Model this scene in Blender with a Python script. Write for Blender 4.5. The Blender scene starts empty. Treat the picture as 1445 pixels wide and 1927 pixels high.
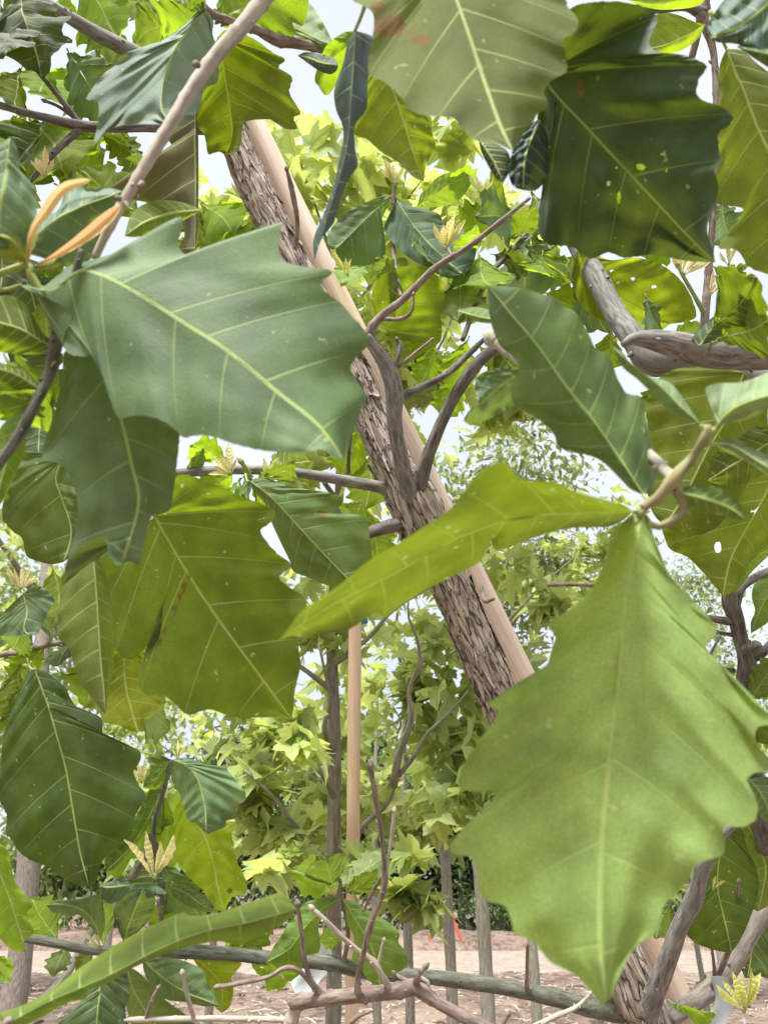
import bpy, math, random
from mathutils import Vector, Matrix, noise
R = math.radians
S = bpy.context.scene
COL = S.collection
random.seed(11)

# ------------------------------------------------------------------ camera
F = 1484.0; CX, CY = 722.5, 963.5; PITCH = R(25); CAMH = 1.5
cam = bpy.data.cameras.new('camera'); co = bpy.data.objects.new('camera', cam); COL.objects.link(co)
co.location = (0, 0, CAMH); co.rotation_euler = (R(90) + PITCH, 0, 0)
cam.sensor_fit = 'VERTICAL'; cam.sensor_height = 7.3; cam.lens = 7.3 * F / 1927.0
cam.clip_start = 0.02; cam.clip_end = 600
cam.dof.use_dof = True; cam.dof.focus_distance = 1.08; cam.dof.aperture_fstop = cam.lens / 2.1
S.camera = co
# ------------------------------------------------------------------ sky, sun, exposure
SUN_EL, SUN_ROT = R(62), R(205)
w = bpy.data.worlds.new("World"); S.world = w; w.use_nodes = True
nt = w.node_tree; N = nt.nodes; bg = N['Background']
sky = N.new('ShaderNodeTexSky'); sky.sky_type = 'NISHITA'; sky.sun_disc = False
sky.sun_elevation = SUN_EL; sky.sun_rotation = SUN_ROT; sky.air_density = 1.2; sky.dust_density = 4; sky.ozone_density = 1
tc = N.new('ShaderNodeTexCoord')
cl = N.new('ShaderNodeTexNoise'); cl.inputs['Scale'].default_value = 2.2; cl.inputs['Detail'].default_value = 6
rp = N.new('ShaderNodeValToRGB'); rp.color_ramp.elements[0].position = .3; rp.color_ramp.elements[0].color = (7.7, 8.5, 10.0, 1)
rp.color_ramp.elements[1].position = .62; rp.color_ramp.elements[1].color = (9.9, 10.4, 11.2, 1)
mx = N.new('ShaderNodeMix'); mx.data_type = 'RGBA'; mx.inputs[0].default_value = .86
nt.links.new(tc.outputs['Generated'], cl.inputs['Vector']); nt.links.new(cl.outputs['Fac'], rp.inputs['Fac'])
nt.links.new(sky.outputs['Color'], mx.inputs[6]); nt.links.new(rp.outputs['Color'], mx.inputs[7])
nt.links.new(mx.outputs[2], bg.inputs['Color']); bg.inputs['Strength'].default_value = 0.0625
sl = bpy.data.lights.new('sun', 'SUN'); so = bpy.data.objects.new('sun', sl); COL.objects.link(so)
sl.energy = 4.6; sl.angle = R(16); sl.color = (1, .98, .94)
so.rotation_euler = (R(90) - SUN_EL, 0, R(180) - SUN_ROT)
S.view_settings.view_transform = 'Standard'; S.view_settings.look = 'None'; S.view_settings.gamma = 1
S.view_settings.exposure = 0.84
S.cycles.max_bounces = 7; S.cycles.diffuse_bounces = 4; S.cycles.transmission_bounces = 5; S.cycles.transparent_max_bounces = 6
S.cycles.use_denoising = True

UPV = Vector((0, -math.sin(PITCH), math.cos(PITCH))); FW = Vector((0, math.cos(PITCH), math.sin(PITCH))); RT = Vector((1, 0, 0))
CAM = Vector((0, 0, CAMH))
def P(x, y, d):
    return CAM + RT * ((x - CX) / F * d) - UPV * ((y - CY) / F * d) + FW * d

# ------------------------------------------------------------------ materials
def new_mat(name):
    m = bpy.data.materials.new(name); m.use_nodes = True
    return m, m.node_tree.nodes, m.node_tree.links, m.node_tree.nodes['Principled BSDF']
def mathn(N, L, op, a, b=None, clamp=False):
    n = N.new('ShaderNodeMath'); n.operation = op; n.use_clamp = clamp
    for i, v in enumerate((a, b)):
        if v is None: continue
        if isinstance(v, (int, float)): n.inputs[i].default_value = v
        else: L.new(v, n.inputs[i])
    return n.outputs[0]
def mixc(N, L, fac, a, b, mode='MIX'):
    n = N.new('ShaderNodeMix'); n.data_type = 'RGBA'; n.blend_type = mode
    for s, v in ((0, fac), (6, a), (7, b)):
        if isinstance(v, (int, float)): n.inputs[s].default_value = v
        elif isinstance(v, tuple): n.inputs[s].default_value = (*v, 1)
        else: L.new(v, n.inputs[s])
    return n.outputs[2]
def smooth(N, L, v, a, b, c0=0., c1=1.):
    n = N.new('ShaderNodeMapRange'); n.interpolation_type = 'SMOOTHSTEP'
    L.new(v, n.inputs[0]); n.inputs[1].default_value = a; n.inputs[2].default_value = b
    n.inputs[3].default_value = c0; n.inputs[4].default_value = c1
    return n.outputs[0]
def noisen(N, L, vec, scale, det=3, rough=.5):
    n = N.new('ShaderNodeTexNoise'); n.inputs['Scale'].default_value = scale; n.inputs['Detail'].default_value = det
    n.inputs['Roughness'].default_value = rough
    if vec is not None: L.new(vec, n.inputs['Vector'])
    return n.outputs['Fac']
def uvn(N, name):
    n = N.new('ShaderNodeUVMap'); n.uv_map = name; return n.outputs[0]
def sep(N, L, v):
    n = N.new('ShaderNodeSeparateXYZ'); L.new(v, n.inputs[0]); return n.outputs

def oak_leaf_material():
    m, N, L, bs = new_mat('oak_leaf')
    oi = N.new('ShaderNodeObjectInfo'); geo = N.new('ShaderNodeNewGeometry'); tcn = N.new('ShaderNodeTexCoord')
    v = sep(N, L, uvn(N, 'vein')); d = sep(N, L, uvn(N, 'dist'))
    phase, s, spacing, md = v[0], v[1], d[0], d[1]
    fr = mathn(N, L, 'ABSOLUTE', mathn(N, L, 'SUBTRACT', mathn(N, L, 'FRACT', mathn(N, L, 'ADD', phase, 100.5)), .5))
    vd = mathn(N, L, 'MULTIPLY', fr, spacing)
    taper = mathn(N, L, 'SUBTRACT', 1.15, s)
    wv = mathn(N, L, 'MULTIPLY', taper, .0009)
    sec = smooth(N, L, mathn(N, L, 'DIVIDE', vd, wv), .45, 1.15, 1, 0)
    mid = smooth(N, L, md, .0007, .0015, 1, 0)
    veins = mathn(N, L, 'MAXIMUM', mathn(N, L, 'MULTIPLY', sec, .5), mid)
    vor = N.new('ShaderNodeTexVoronoi'); vor.feature = 'DISTANCE_TO_EDGE'; vor.inputs['Scale'].default_value = 480
    L.new(tcn.outputs['Object'], vor.inputs['Vector'])
    ret = smooth(N, L, vor.outputs['Distance'], .02, .16, 1, 0)
    # ladder veins between the secondaries
    nz = noisen(N, L, tcn.outputs['Object'], 60, 2)
    lad = mathn(N, L, 'ABSOLUTE', mathn(N, L, 'SUBTRACT', mathn(N, L, 'FRACT', mathn(N, L, 'ADD', mathn(N, L, 'MULTIPLY', s, 13.), mathn(N, L, 'MULTIPLY', nz, 3.))), .5))
    lad = smooth(N, L, lad, .0, .09, 1, 0)
    tert = mathn(N, L, 'MAXIMUM', mathn(N, L, 'MULTIPLY', lad, .7), mathn(N, L, 'MULTIPLY', ret, .7))
    big = noisen(N, L, tcn.outputs['Object'], 22, 4, .6)
    fine = noisen(N, L, tcn.outputs['Object'], 400, 2)
    col = oi.outputs['Color']
    blotch = smooth(N, L, big, .3, .72, .72, 1.3)
    sc = N.new('ShaderNodeCombineXYZ')
    for i in range(3): L.new(blotch, sc.inputs[i])
    top = mixc(N, L, 1., col, sc.outputs[0], 'MULTIPLY')
    top = mixc(N, L, mathn(N, L, 'MULTIPLY', tert, .3), top, mixc(N, L, .5, top, (.01, .02, .005)))
    top = mixc(N, L, mathn(N, L, 'MULTIPLY', veins, .8), top, (.42, .52, .16))
    und = mixc(N, L, .25, top, (.14, .17, .03))
    und = mixc(N, L, mathn(N, L, 'MULTIPLY', veins, .85), und, (.5, .55, .22))
    base = mixc(N, L, geo.outputs['Backfacing'], top, und)
    # insect specks and brown scars
    sp = smooth(N, L, noisen(N, L, tcn.outputs['Object'], 150, 2), .71, .75)
    scar = smooth(N, L, noisen(N, L, tcn.outputs['Object'], 38, 5, .7), .73, .76)
    sv = sep(N, L, uvn(N, 'bark'))[0]; sn = noisen(N, L, tcn.outputs['Object'], 130, 5, .7)
    sv = smooth(N, L, mathn(N, L, 'ADD', sv, mathn(N, L, 'MULTIPLY', mathn(N, L, 'SUBTRACT', sn, .5), 1.6)), .5, .68)
    sv = mathn(N, L, 'MULTIPLY', sv, smooth(N, L, sep(N, L, uvn(N, 'bark'))[0], .04, .12))
    scar = mathn(N, L, 'MAXIMUM', scar, sv)
    base = mixc(N, L, mathn(N, L, 'MULTIPLY', sp, .6), base, (.38, .4, .16))
    base = mixc(N, L, mathn(N, L, 'MULTIPLY', scar, .85), base, mixc(N, L, sn, (.07, .03, .01), (.34, .2, .05)))
    L.new(base, bs.inputs['Base Color'])
    rough = N.new('ShaderNodeMapRange'); L.new(geo.outputs['Backfacing'], rough.inputs[0])
    rough.inputs[3].default_value = .56; rough.inputs[4].default_value = .75
    L.new(mathn(N, L, 'ADD', rough.outputs[0], mathn(N, L, 'MULTIPLY', big, .14)), bs.inputs['Roughness'])
    bs.inputs['Specular IOR Level'].default_value = .42
    bmp = N.new('ShaderNodeBump'); bmp.inputs['Strength'].default_value = .45; bmp.inputs['Distance'].default_value = .0009
    h = mathn(N, L, 'SUBTRACT', mathn(N, L, 'ADD', mathn(N, L, 'MULTIPLY', fine, .15), mathn(N, L, 'MULTIPLY', big, 1.2)), mathn(N, L, 'ADD', mathn(N, L, 'MULTIPLY', veins, .9), mathn(N, L, 'MULTIPLY', tert, .16)))
    L.new(h, bmp.inputs['Height']); L.new(bmp.outputs[0], bs.inputs['Normal'])
    tr = N.new('ShaderNodeBsdfTranslucent')
    tcx = mixc(N, L, 1., mixc(N, L, .35, (.43, .58, .015), mixc(N, L, 1., col, (3.2, 3.0, 1.0), 'MULTIPLY')), sc.outputs[0], 'MULTIPLY')
    tcx = mixc(N, L, mathn(N, L, 'MULTIPLY', tert, .38), tcx, (.12, .16, .0))
    tcx = mixc(N, L, mathn(N, L, 'MULTIPLY', sec, .25), tcx, (.25, .3, .02))
    tcx = mixc(N, L, mathn(N, L, 'MULTIPLY', sp, .8), tcx, (.9, .95, .5))
    tcx = mixc(N, L, mathn(N, L, 'MULTIPLY', scar, .9), tcx, (.2, .08, .02))
    L.new(tcx, tr.inputs['Color']); L.new(bmp.outputs[0], tr.inputs['Normal'])
    ms = N.new('ShaderNodeMixShader'); L.new(oi.outputs['Alpha'], ms.inputs[0])
    L.new(bs.outputs[0], ms.inputs[1]); L.new(tr.outputs[0], ms.inputs[2])
    L.new(ms.outputs[0], N['Material Output'].inputs[0])
    return m
M_OAK = oak_leaf_material()

def crown_material(name, dark, light, trans, fac=.42, rough=.5):
    """leaves merged in a crown: uv 'vein' = (distance from vein, radial), uv 'dist' = (tone, hue)"""
    m, N, L, bs = new_mat(name)
    geo = N.new('ShaderNodeNewGeometry')
    v = sep(N, L, uvn(N, 'vein')); d = sep(N, L, uvn(N, 'dist'))
    col = mixc(N, L, d[0], dark, light)
    vein = smooth(N, L, v[0], .01, .045, .55, 0)
    und = mixc(N, L, .4, col, (.2, .26, .09))
    base = mixc(N, L, geo.outputs['Backfacing'], col, und)
    base = mixc(N, L, vein, base, (.36, .45, .14))
    L.new(base, bs.inputs['Base Color']); bs.inputs['Roughness'].default_value = rough
    tr = N.new('ShaderNodeBsdfTranslucent')
    t2 = mixc(N, L, d[0], tuple(c * .55 for c in trans), trans)
    L.new(mixc(N, L, mathn(N, L, 'MULTIPLY', vein, .6), t2, (.3, .4, .05)), tr.inputs['Color'])
    ms = N.new('ShaderNodeMixShader'); ms.inputs[0].default_value = fac
    L.new(bs.outputs[0], ms.inputs[1]); L.new(tr.outputs[0], ms.inputs[2]); L.new(ms.outputs[0], N['Material Output'].inputs[0])
    return m
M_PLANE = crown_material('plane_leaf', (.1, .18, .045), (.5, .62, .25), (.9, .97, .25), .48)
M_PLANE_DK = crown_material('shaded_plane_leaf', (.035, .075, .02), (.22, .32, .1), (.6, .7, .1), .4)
M_FAR = crown_material('far_leaf', (.07, .13, .04), (.3, .4, .16), (.55, .65, .15), .38)
M_PALE = crown_material('pale_leaf', (.12, .17, .06), (.38, .42, .25), (.5, .6, .15), .35)
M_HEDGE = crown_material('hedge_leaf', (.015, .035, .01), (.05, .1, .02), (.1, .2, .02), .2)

def bark_material(name, c0, c1, c2, scale=1., bump=.7, dist=.002, lent=.5):
    m, N, L, bs = new_mat(name)
    uv = uvn(N, 'bark')
    mp = N.new('ShaderNodeMapping'); L.new(uv, mp.inputs[0]); mp.inputs['Scale'].default_value = (45 * scale, 220 * scale, 1)
    mp2 = N.new('ShaderNodeMapping'); L.new(uv, mp2.inputs[0]); mp2.inputs['Scale'].default_value = (500 * scale, 230 * scale, 1)
    n1 = noisen(N, L, mp.outputs[0], 1, 6, .65); n2 = noisen(N, L, mp2.outputs[0], 1, 2)
    n3 = noisen(N, L, uv, 28 * scale, 3)
    c = mixc(N, L, smooth(N, L, n1, .36, .62), c0, c1)
    c = mixc(N, L, smooth(N, L, n3, .45, .68, 0, .8), c, c2)
    c = mixc(N, L, smooth(N, L, n2, .66, .74, 0, lent), c, (.5, .46, .38))
    L.new(c, bs.inputs['Base Color']); bs.inputs['Roughness'].default_value = .78
    b = N.new('ShaderNodeBump'); b.inputs['Strength'].default_value = bump; b.inputs['Distance'].default_value = dist
    L.new(mathn(N, L, 'ADD', n1, mathn(N, L, 'MULTIPLY', n2, .35)), b.inputs['Height']); L.new(b.outputs[0], bs.inputs['Normal'])
    return m
def old_bark():
    m, N, L, bs = new_mat('flaky_bark')
    uv = uvn(N, 'bark')
    mp = N.new('ShaderNodeMapping'); L.new(uv, mp.inputs[0]); mp.inputs['Scale'].default_value = (22, 115, 1)
    vo = N.new('ShaderNodeTexVoronoi'); vo.feature = 'DISTANCE_TO_EDGE'; vo.inputs['Scale'].default_value = 1
    nz = N.new('ShaderNodeTexNoise'); nz.inputs['Scale'].default_value = .7; nz.inputs['Detail'].default_value = 5; L.new(mp.outputs[0], nz.inputs['Vector'])
    ad = N.new('ShaderNodeVectorMath'); ad.operation = 'ADD'; L.new(mp.outputs[0], ad.inputs[0])
    scl = N.new('ShaderNodeVectorMath'); scl.operation = 'SCALE'; L.new(nz.outputs['Color'], scl.inputs[0]); scl.inputs['Scale'].default_value = 2.4
    L.new(scl.outputs[0], ad.inputs[1]); L.new(ad.outputs[0], vo.inputs['Vector'])
    crack = smooth(N, L, vo.outputs['Distance'], .0, .07, 1, 0)
    n1 = noisen(N, L, mp.outputs[0], 1.3, 8, .7); n3 = noisen(N, L, uv, 24, 4)
    c = mixc(N, L, smooth(N, L, n1, .35, .65), (.2, .145, .105), (.6, .53, .43))
    c = mixc(N, L, smooth(N, L, n3, .48, .62, 0, .75), c, (.46, .34, .29))
    c = mixc(N, L, smooth(N, L, n3, .3, .42, .7, 0), c, (.5, .44, .3))
    c = mixc(N, L, mathn(N, L, 'MULTIPLY', crack, .85), c, (.05, .03, .02))
    L.new(c, bs.inputs['Base Color']); bs.inputs['Roughness'].default_value = .85
    b = N.new('ShaderNodeBump'); b.inputs['Strength'].default_value = 1.; b.inputs['Distance'].default_value = .003
    L.new(mathn(N, L, 'SUBTRACT', mathn(N, L, 'MULTIPLY', n1, .8), crack), b.inputs['Height']); L.new(b.outputs[0], bs.inputs['Normal'])
    return m
M_BARK = old_bark()
M_BRANCH = bark_material('grey_branch_bark', (.1, .092, .08), (.29, .275, .245), (.19, .178, .155), 1, .5, .001)
M_DKBRANCH = bark_material('dark_branch_bark', (.06, .05, .04), (.2, .18, .15), (.12, .105, .085), 1, .5, .001)
M_PALEBR = bark_material('pale_branch_bark', (.16, .13, .1), (.34, .3, .26), (.24, .2, .16), 1, .6, .001)
M_OLIVEBR = bark_material('olive_branch_bark', (.06, .065, .045), (.18, .19, .14), (.13, .12, .09), 1, .6, .001)
M_TWIG = bark_material('brown_twig', (.12, .085, .065), (.3, .24, .19), (.2, .13, .105), 1.4, .5, .0006, .3)
M_STEM = bark_material('tan_stem', (.33, .28, .21), (.5, .45, .37), (.4, .32, .25), 1.2, .4, .0006, .3)
M_JUNC = bark_material('green_tan_twig', (.18, .17, .07), (.34, .31, .15), (.28, .19, .11), 1.3, .4, .0006, .3)
M_PETIOLE = bark_material('green_petiole', (.22, .27, .06), (.36, .42, .12), (.3, .3, .1), 1.4, .3, .0004, .2)
M_FARTR = bark_material('young_trunk_bark', (.15, .135, .1), (.3, .27, .21), (.22, .2, .15), .4, .5, .002, .3)

def simple(name, col, rough=.6, var=.15, scale=30, bump=.1, bdist=.002, trans=0.):
    m, N, L, bs = new_mat(name)
    tcn = N.new('ShaderNodeTexCoord'); n = noisen(N, L, tcn.outputs['Object'], scale, 4)
    L.new(mixc(N, L, n, tuple(c * (1 - var * 2) for c in col), tuple(min(1, c * (1 + var * 2)) for c in col)), bs.inputs['Base Color'])
    bs.inputs['Roughness'].default_value = rough
    b = N.new('ShaderNodeBump'); b.inputs['Strength'].default_value = bump; b.inputs['Distance'].default_value = bdist
    L.new(n, b.inputs['Height']); L.new(b.outputs[0], bs.inputs['Normal'])
    if trans:
        t = N.new('ShaderNodeBsdfTranslucent'); t.inputs[0].default_value = (*col, 1); ms = N.new('ShaderNodeMixShader'); ms.inputs[0].default_value = trans
        L.new(bs.outputs[0], ms.inputs[1]); L.new(t.outputs[0], ms.inputs[2]); L.new(ms.outputs[0], N['Material Output'].inputs[0])
    return m
def stake_material(name, c, knots):
    m, N, L, bs = new_mat(name)
    uv = uvn(N, 'bark'); mp = N.new('ShaderNodeMapping'); L.new(uv, mp.inputs[0]); mp.inputs['Scale'].default_value = (9, 330, 1)
    g = noisen(N, L, mp.outputs[0], 1, 4, .6); sp = noisen(N, L, uv, 700, 1); big = noisen(N, L, uv, 9, 3)
    col = mixc(N, L, smooth(N, L, g, .3, .7), tuple(x * .8 for x in c), tuple(min(1, x * 1.12) for x in c))
    col = mixc(N, L, smooth(N, L, big, .6, .75, 0, .5), col, knots)
    col = mixc(N, L, smooth(N, L, sp, .7, .76, 0, .6), col, (.22, .13, .09))
    L.new(col, bs.inputs['Base Color']); bs.inputs['Roughness'].default_value = .55
    b = N.new('ShaderNodeBump'); b.inputs['Strength'].default_value = .3; b.inputs['Distance'].default_value = .0006
    L.new(g, b.inputs['Height']); L.new(b.outputs[0], bs.inputs['Normal'])
    return m
M_STAKE = stake_material('stake_wood', (.82, .64, .5), (.72, .48, .28))
M_STAKE2 = stake_material('golden_stake_wood', (.78, .56, .38), (.75, .42, .14))
M_GREEN = simple('green_tie_plastic', (.01, .2, .12), .45)
M_WHITE = simple('white_plastic', (.72, .78, .8), .35, .05, 40, .1, .001, .25)
M_ORANGE = simple('orange_paint', (.5, .1, .06), .5)

def young_material():
    m, N, L, bs = new_mat('young_leaf'); oi = N.new('ShaderNodeObjectInfo')
    v = sep(N, L, uvn(N, 'vein')); fr = mathn(N, L, 'ABSOLUTE', mathn(N, L, 'SUBTRACT', mathn(N, L, 'FRACT', mathn(N, L, 'ADD', v[0], 100.5)), .5))
    ridge = smooth(N, L, fr, .02, .3, .6, 0)
    edge = smooth(N, L, v[1], .5, 1, 0, .6)
    c = mixc(N, L, edge, oi.outputs['Color'], (.9, .6, .42))
    c = mixc(N, L, ridge, c, (.9, .85, .45)); L.new(c, bs.inputs['Base Color']); bs.inputs['Roughness'].default_value = .7
    b = N.new('ShaderNodeBump'); b.inputs['Strength'].default_value = .8; b.inputs['Distance'].default_value = .0008; L.new(ridge, b.inputs['Height']); L.new(b.outputs[0], bs.inputs['Normal'])
    t = N.new('ShaderNodeBsdfTranslucent'); L.new(c, t.inputs[0]); ms = N.new('ShaderNodeMixShader'); ms.inputs[0].default_value = .4
    L.new(bs.outputs[0], ms.inputs[1]); L.new(t.outputs[0], ms.inputs[2]); L.new(ms.outputs[0], N['Material Output'].inputs[0])
    return m
M_YOUNG = young_material()

# ------------------------------------------------------------------ objects and tags
def empty(name, loc, label, cat, group=None):
    o = bpy.data.objects.new(name, None); COL.objects.link(o); o.location = loc; o.empty_display_size = .05
    o['label'] = label; o['category'] = cat
    if group: o['group'] = group
    return o
def tag(o, label=None, cat=None, group=None, kind=None):
    for k, v in (('label', label), ('category', cat), ('group', group), ('kind', kind)):
        if v: o[k] = v
    return o
class MB:
    """collects vertices, faces, two uv layers and material indices"""
    def __init__(s): s.v = []; s.f = []; s.uv = {}; s.mi = []; s.un = set()
    def add(s, vs, fs, uvs=None, mi=0):
        b = len(s.v); s.v += vs
        for f in fs: s.f.append(tuple(i + b for i in f)); s.mi.append(mi)
        for nm, l in (uvs or {}).items():
            s.un.add(nm); d = s.uv.setdefault(nm, {})
            for i, c in enumerate(l): d[b + i] = c
    def mesh(s, name, mats, origin=Vector((0, 0, 0)), flip=False):
        me = bpy.data.meshes.new(name)
        fs = [tuple(reversed(f)) for f in s.f] if flip else s.f
        me.from_pydata([tuple(Vector(v) - origin) for v in s.v], [], fs)
        for nm in sorted(s.un, reverse=True):
            ul = me.uv_layers.new(name=nm); d = s.uv[nm]
            flat = []
            for f in fs:
                for i in f: flat.extend(d.get(i, (0.5, .5)))
            ul.data.foreach_set('uv', flat)
        for m in mats: me.materials.append(m)
        me.polygons.foreach_set('material_index', s.mi); me.polygons.foreach_set('use_smooth', [True] * len(fs)); me.update()
        return me
def link(name, me, parent=None, loc=None):
    o = bpy.data.objects.new(name, me); COL.objects.link(o)
    if parent is not None:
        o.parent = parent; o.location = (loc or Vector((0, 0, 0))) - parent.location
    elif loc is not None: o.location = loc
    return o

# ------------------------------------------------------------------ splines and tubes
def catmull(pts, n):
    out = []; m = len(pts); D = len(pts[0])
    for i in range(m - 1):
        p0 = pts[max(i - 1, 0)]; p1 = pts[i]; p2 = pts[i + 1]; p3 = pts[min(i + 2, m - 1)]
        for k in range(n):
            t = k / n
            out.append(tuple(.5 * (2 * p1[j] + (p2[j] - p0[j]) * t + (2 * p0[j] - 5 * p1[j] + 4 * p2[j] - p3[j]) * t * t + (3 * p1[j] - p0[j] - 3 * p2[j] + p3[j]) * t ** 3) for j in range(D)))
    out.append(tuple(pts[-1])); return out
def resample(pts, n):
    L = [0.]
    for a, b in zip(pts, pts[1:]): L.append(L[-1] + math.dist(a[:2] if len(a) == 2 else a[:3], b[:2] if len(b) == 2 else b[:3]))
    T = L[-1] or 1e-9; out = []; j = 0
    for k in range(n + 1):
        q = T * k / n
        while j < len(L) - 2 and L[j + 1] < q: j += 1
        t = (q - L[j]) / max(L[j + 1] - L[j], 1e-12); t = min(max(t, 0), 1)
        out.append(tuple(a + (b - a) * t for a, b in zip(pts[j], pts[j + 1])))
    return out
def tube(mb, pts, sides=12, seg=.006, knob=.08, rough=.0, nodes=0, mi=0, cap=True, seed=0, bark=0.):
    """pts: (x,y,z,r) in the world"""
    sp = catmull(pts, 8)
    tot = sum(math.dist(a[:3], b[:3]) for a, b in zip(sp, sp[1:]))
    n = max(4, min(420, int(tot / seg))); sp = [(*q[:3], max(q[3], 2e-4)) for q in resample(sp, n)]
    vs = []; uv = []; fs = []; ref = Vector((.13, .77, .31)).normalized(); up = None; u = 0
    rav = sum(q[3] for q in sp) / len(sp)
    for i, p in enumerate(sp):
        c = Vector(p[:3]); a = Vector(sp[max(i - 1, 0)][:3]); b = Vector(sp[min(i + 1, n)][:3]); t = (b - a).normalized()
        if up is None: up = (ref - t * ref.dot(t)).normalized()
        up = (up - t * up.dot(t)).normalized(); sd = t.cross(up)
        if i: u += math.dist(p[:3], sp[i - 1][:3])
        r0 = p[3] * (1 + knob * noise.noise(Vector((u / (p[3] * 5 + 1e-6), seed * 7.1, 0))))
        if nodes:
            ph = (u / nodes + .25 * noise.noise(Vector((u * 9, seed, 2)))) % 1.; r0 *= 1 + .16 * math.exp(-((ph - .5) / .06) ** 2)
        for k in range(sides + 1):
            th = 2 * math.pi * k / sides; dr = Vector((math.cos(th), math.sin(th)))
            r = r0
            if rough: r *= 1 + rough * noise.noise(Vector((u / (p[3] * 1.3), dr.x * 1.5 + seed, dr.y * 1.5)))
            if bark:
                q = Vector((u * 15, dr.x * 4.6 + seed + u * 3, dr.y * 4.6)); q2 = Vector((u * 48, dr.x * 12, dr.y * 12 + seed))
                rid = abs(noise.noise(q)) * 1.5 + abs(noise.noise(q2)) * .55
                rid = 1 - min(rid, 1)
                r += bark * (math.floor(noise.noise(q * .8 + Vector((5, 3, 1))) * 3.5) * .30 - rid ** 4 * .95 + .25 * noise.noise(q2 * 2))
            vs.append(c + (up * dr.x + sd * dr.y) * r); uv.append((u, th * rav))
    W = sides + 1
    for i in range(n):
        for k in range(sides): fs.append((i * W + k, i * W + k + 1, (i + 1) * W + k + 1, (i + 1) * W + k))
    if cap:
        for e, i in ((0, 0), (1, n)):
            vs.append(Vector(sp[i][:3])); uv.append((0, 0)); c = len(vs) - 1
            for k in range(sides): fs.append((c, i * W + k + 1, i * W + k) if e == 0 else (c, i * W + k, i * W + k + 1))
    mb.add(vs, fs, {'bark': uv}, mi)
def px(pts):
    """(x, y, depth, radius px) -> world tube points"""
    return [(*P(x, y, d), r * d / F) for x, y, d, r in pts]
def branch(name, parent, pts, mat, label=None, world=False, **kw):
    mb = MB(); wp = pts if world else px(pts); tube(mb, wp, **kw)
    if not world and name in ('twig', 'branch', 'stem'):        # buds, spurs and leaf scars along the bark
        cs = catmull(wp, 10); rg = random.Random(len(wp) * 31 + int(abs(wp[0][0]) * 9999)); ln = sum(math.dist(a[:3], b[:3]) for a, b in zip(cs, cs[1:]))
        for q in range(int(ln / .022)):
            i = rg.randrange(2, len(cs) - 2); c = Vector(cs[i][:3]); r = max(cs[i][3], .0006); t = (Vector(cs[i + 1][:3]) - c).normalized()
            sd = t.cross(Vector((rg.gauss(0, 1), rg.gauss(0, 1), rg.gauss(0, 1)))).normalized(); k = rg.uniform(.12, .26) if r > .004 else rg.uniform(.4, .75)
            e = c + sd * (r * (1 + k * 1.1)) + t * r * k
            tube(mb, [(*(c + sd * r * .6), r * k), (*(c + sd * r * .95 + t * r * k * .4), r * k * .8), (*e, r * k * .3)], 7, r * .25, .2, .15)
        e = Vector(cs[-1][:3]); t = (e - Vector(cs[-4][:3])).normalized(); r = max(cs[-1][3], .0006)
        if name == 'twig': tube(mb, [(*(e - t * r), r * 1.05), (*(e + t * r * .8), r * 1.35), (*(e + t * r * 2.6), r * .4)], 8, r * .4, .1, .1)
    o0 = Vector(mb.v[0]); o = link(name, mb.mesh(name, [mat], o0), parent, o0)
    if label: o['label'] = label
    return o

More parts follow.
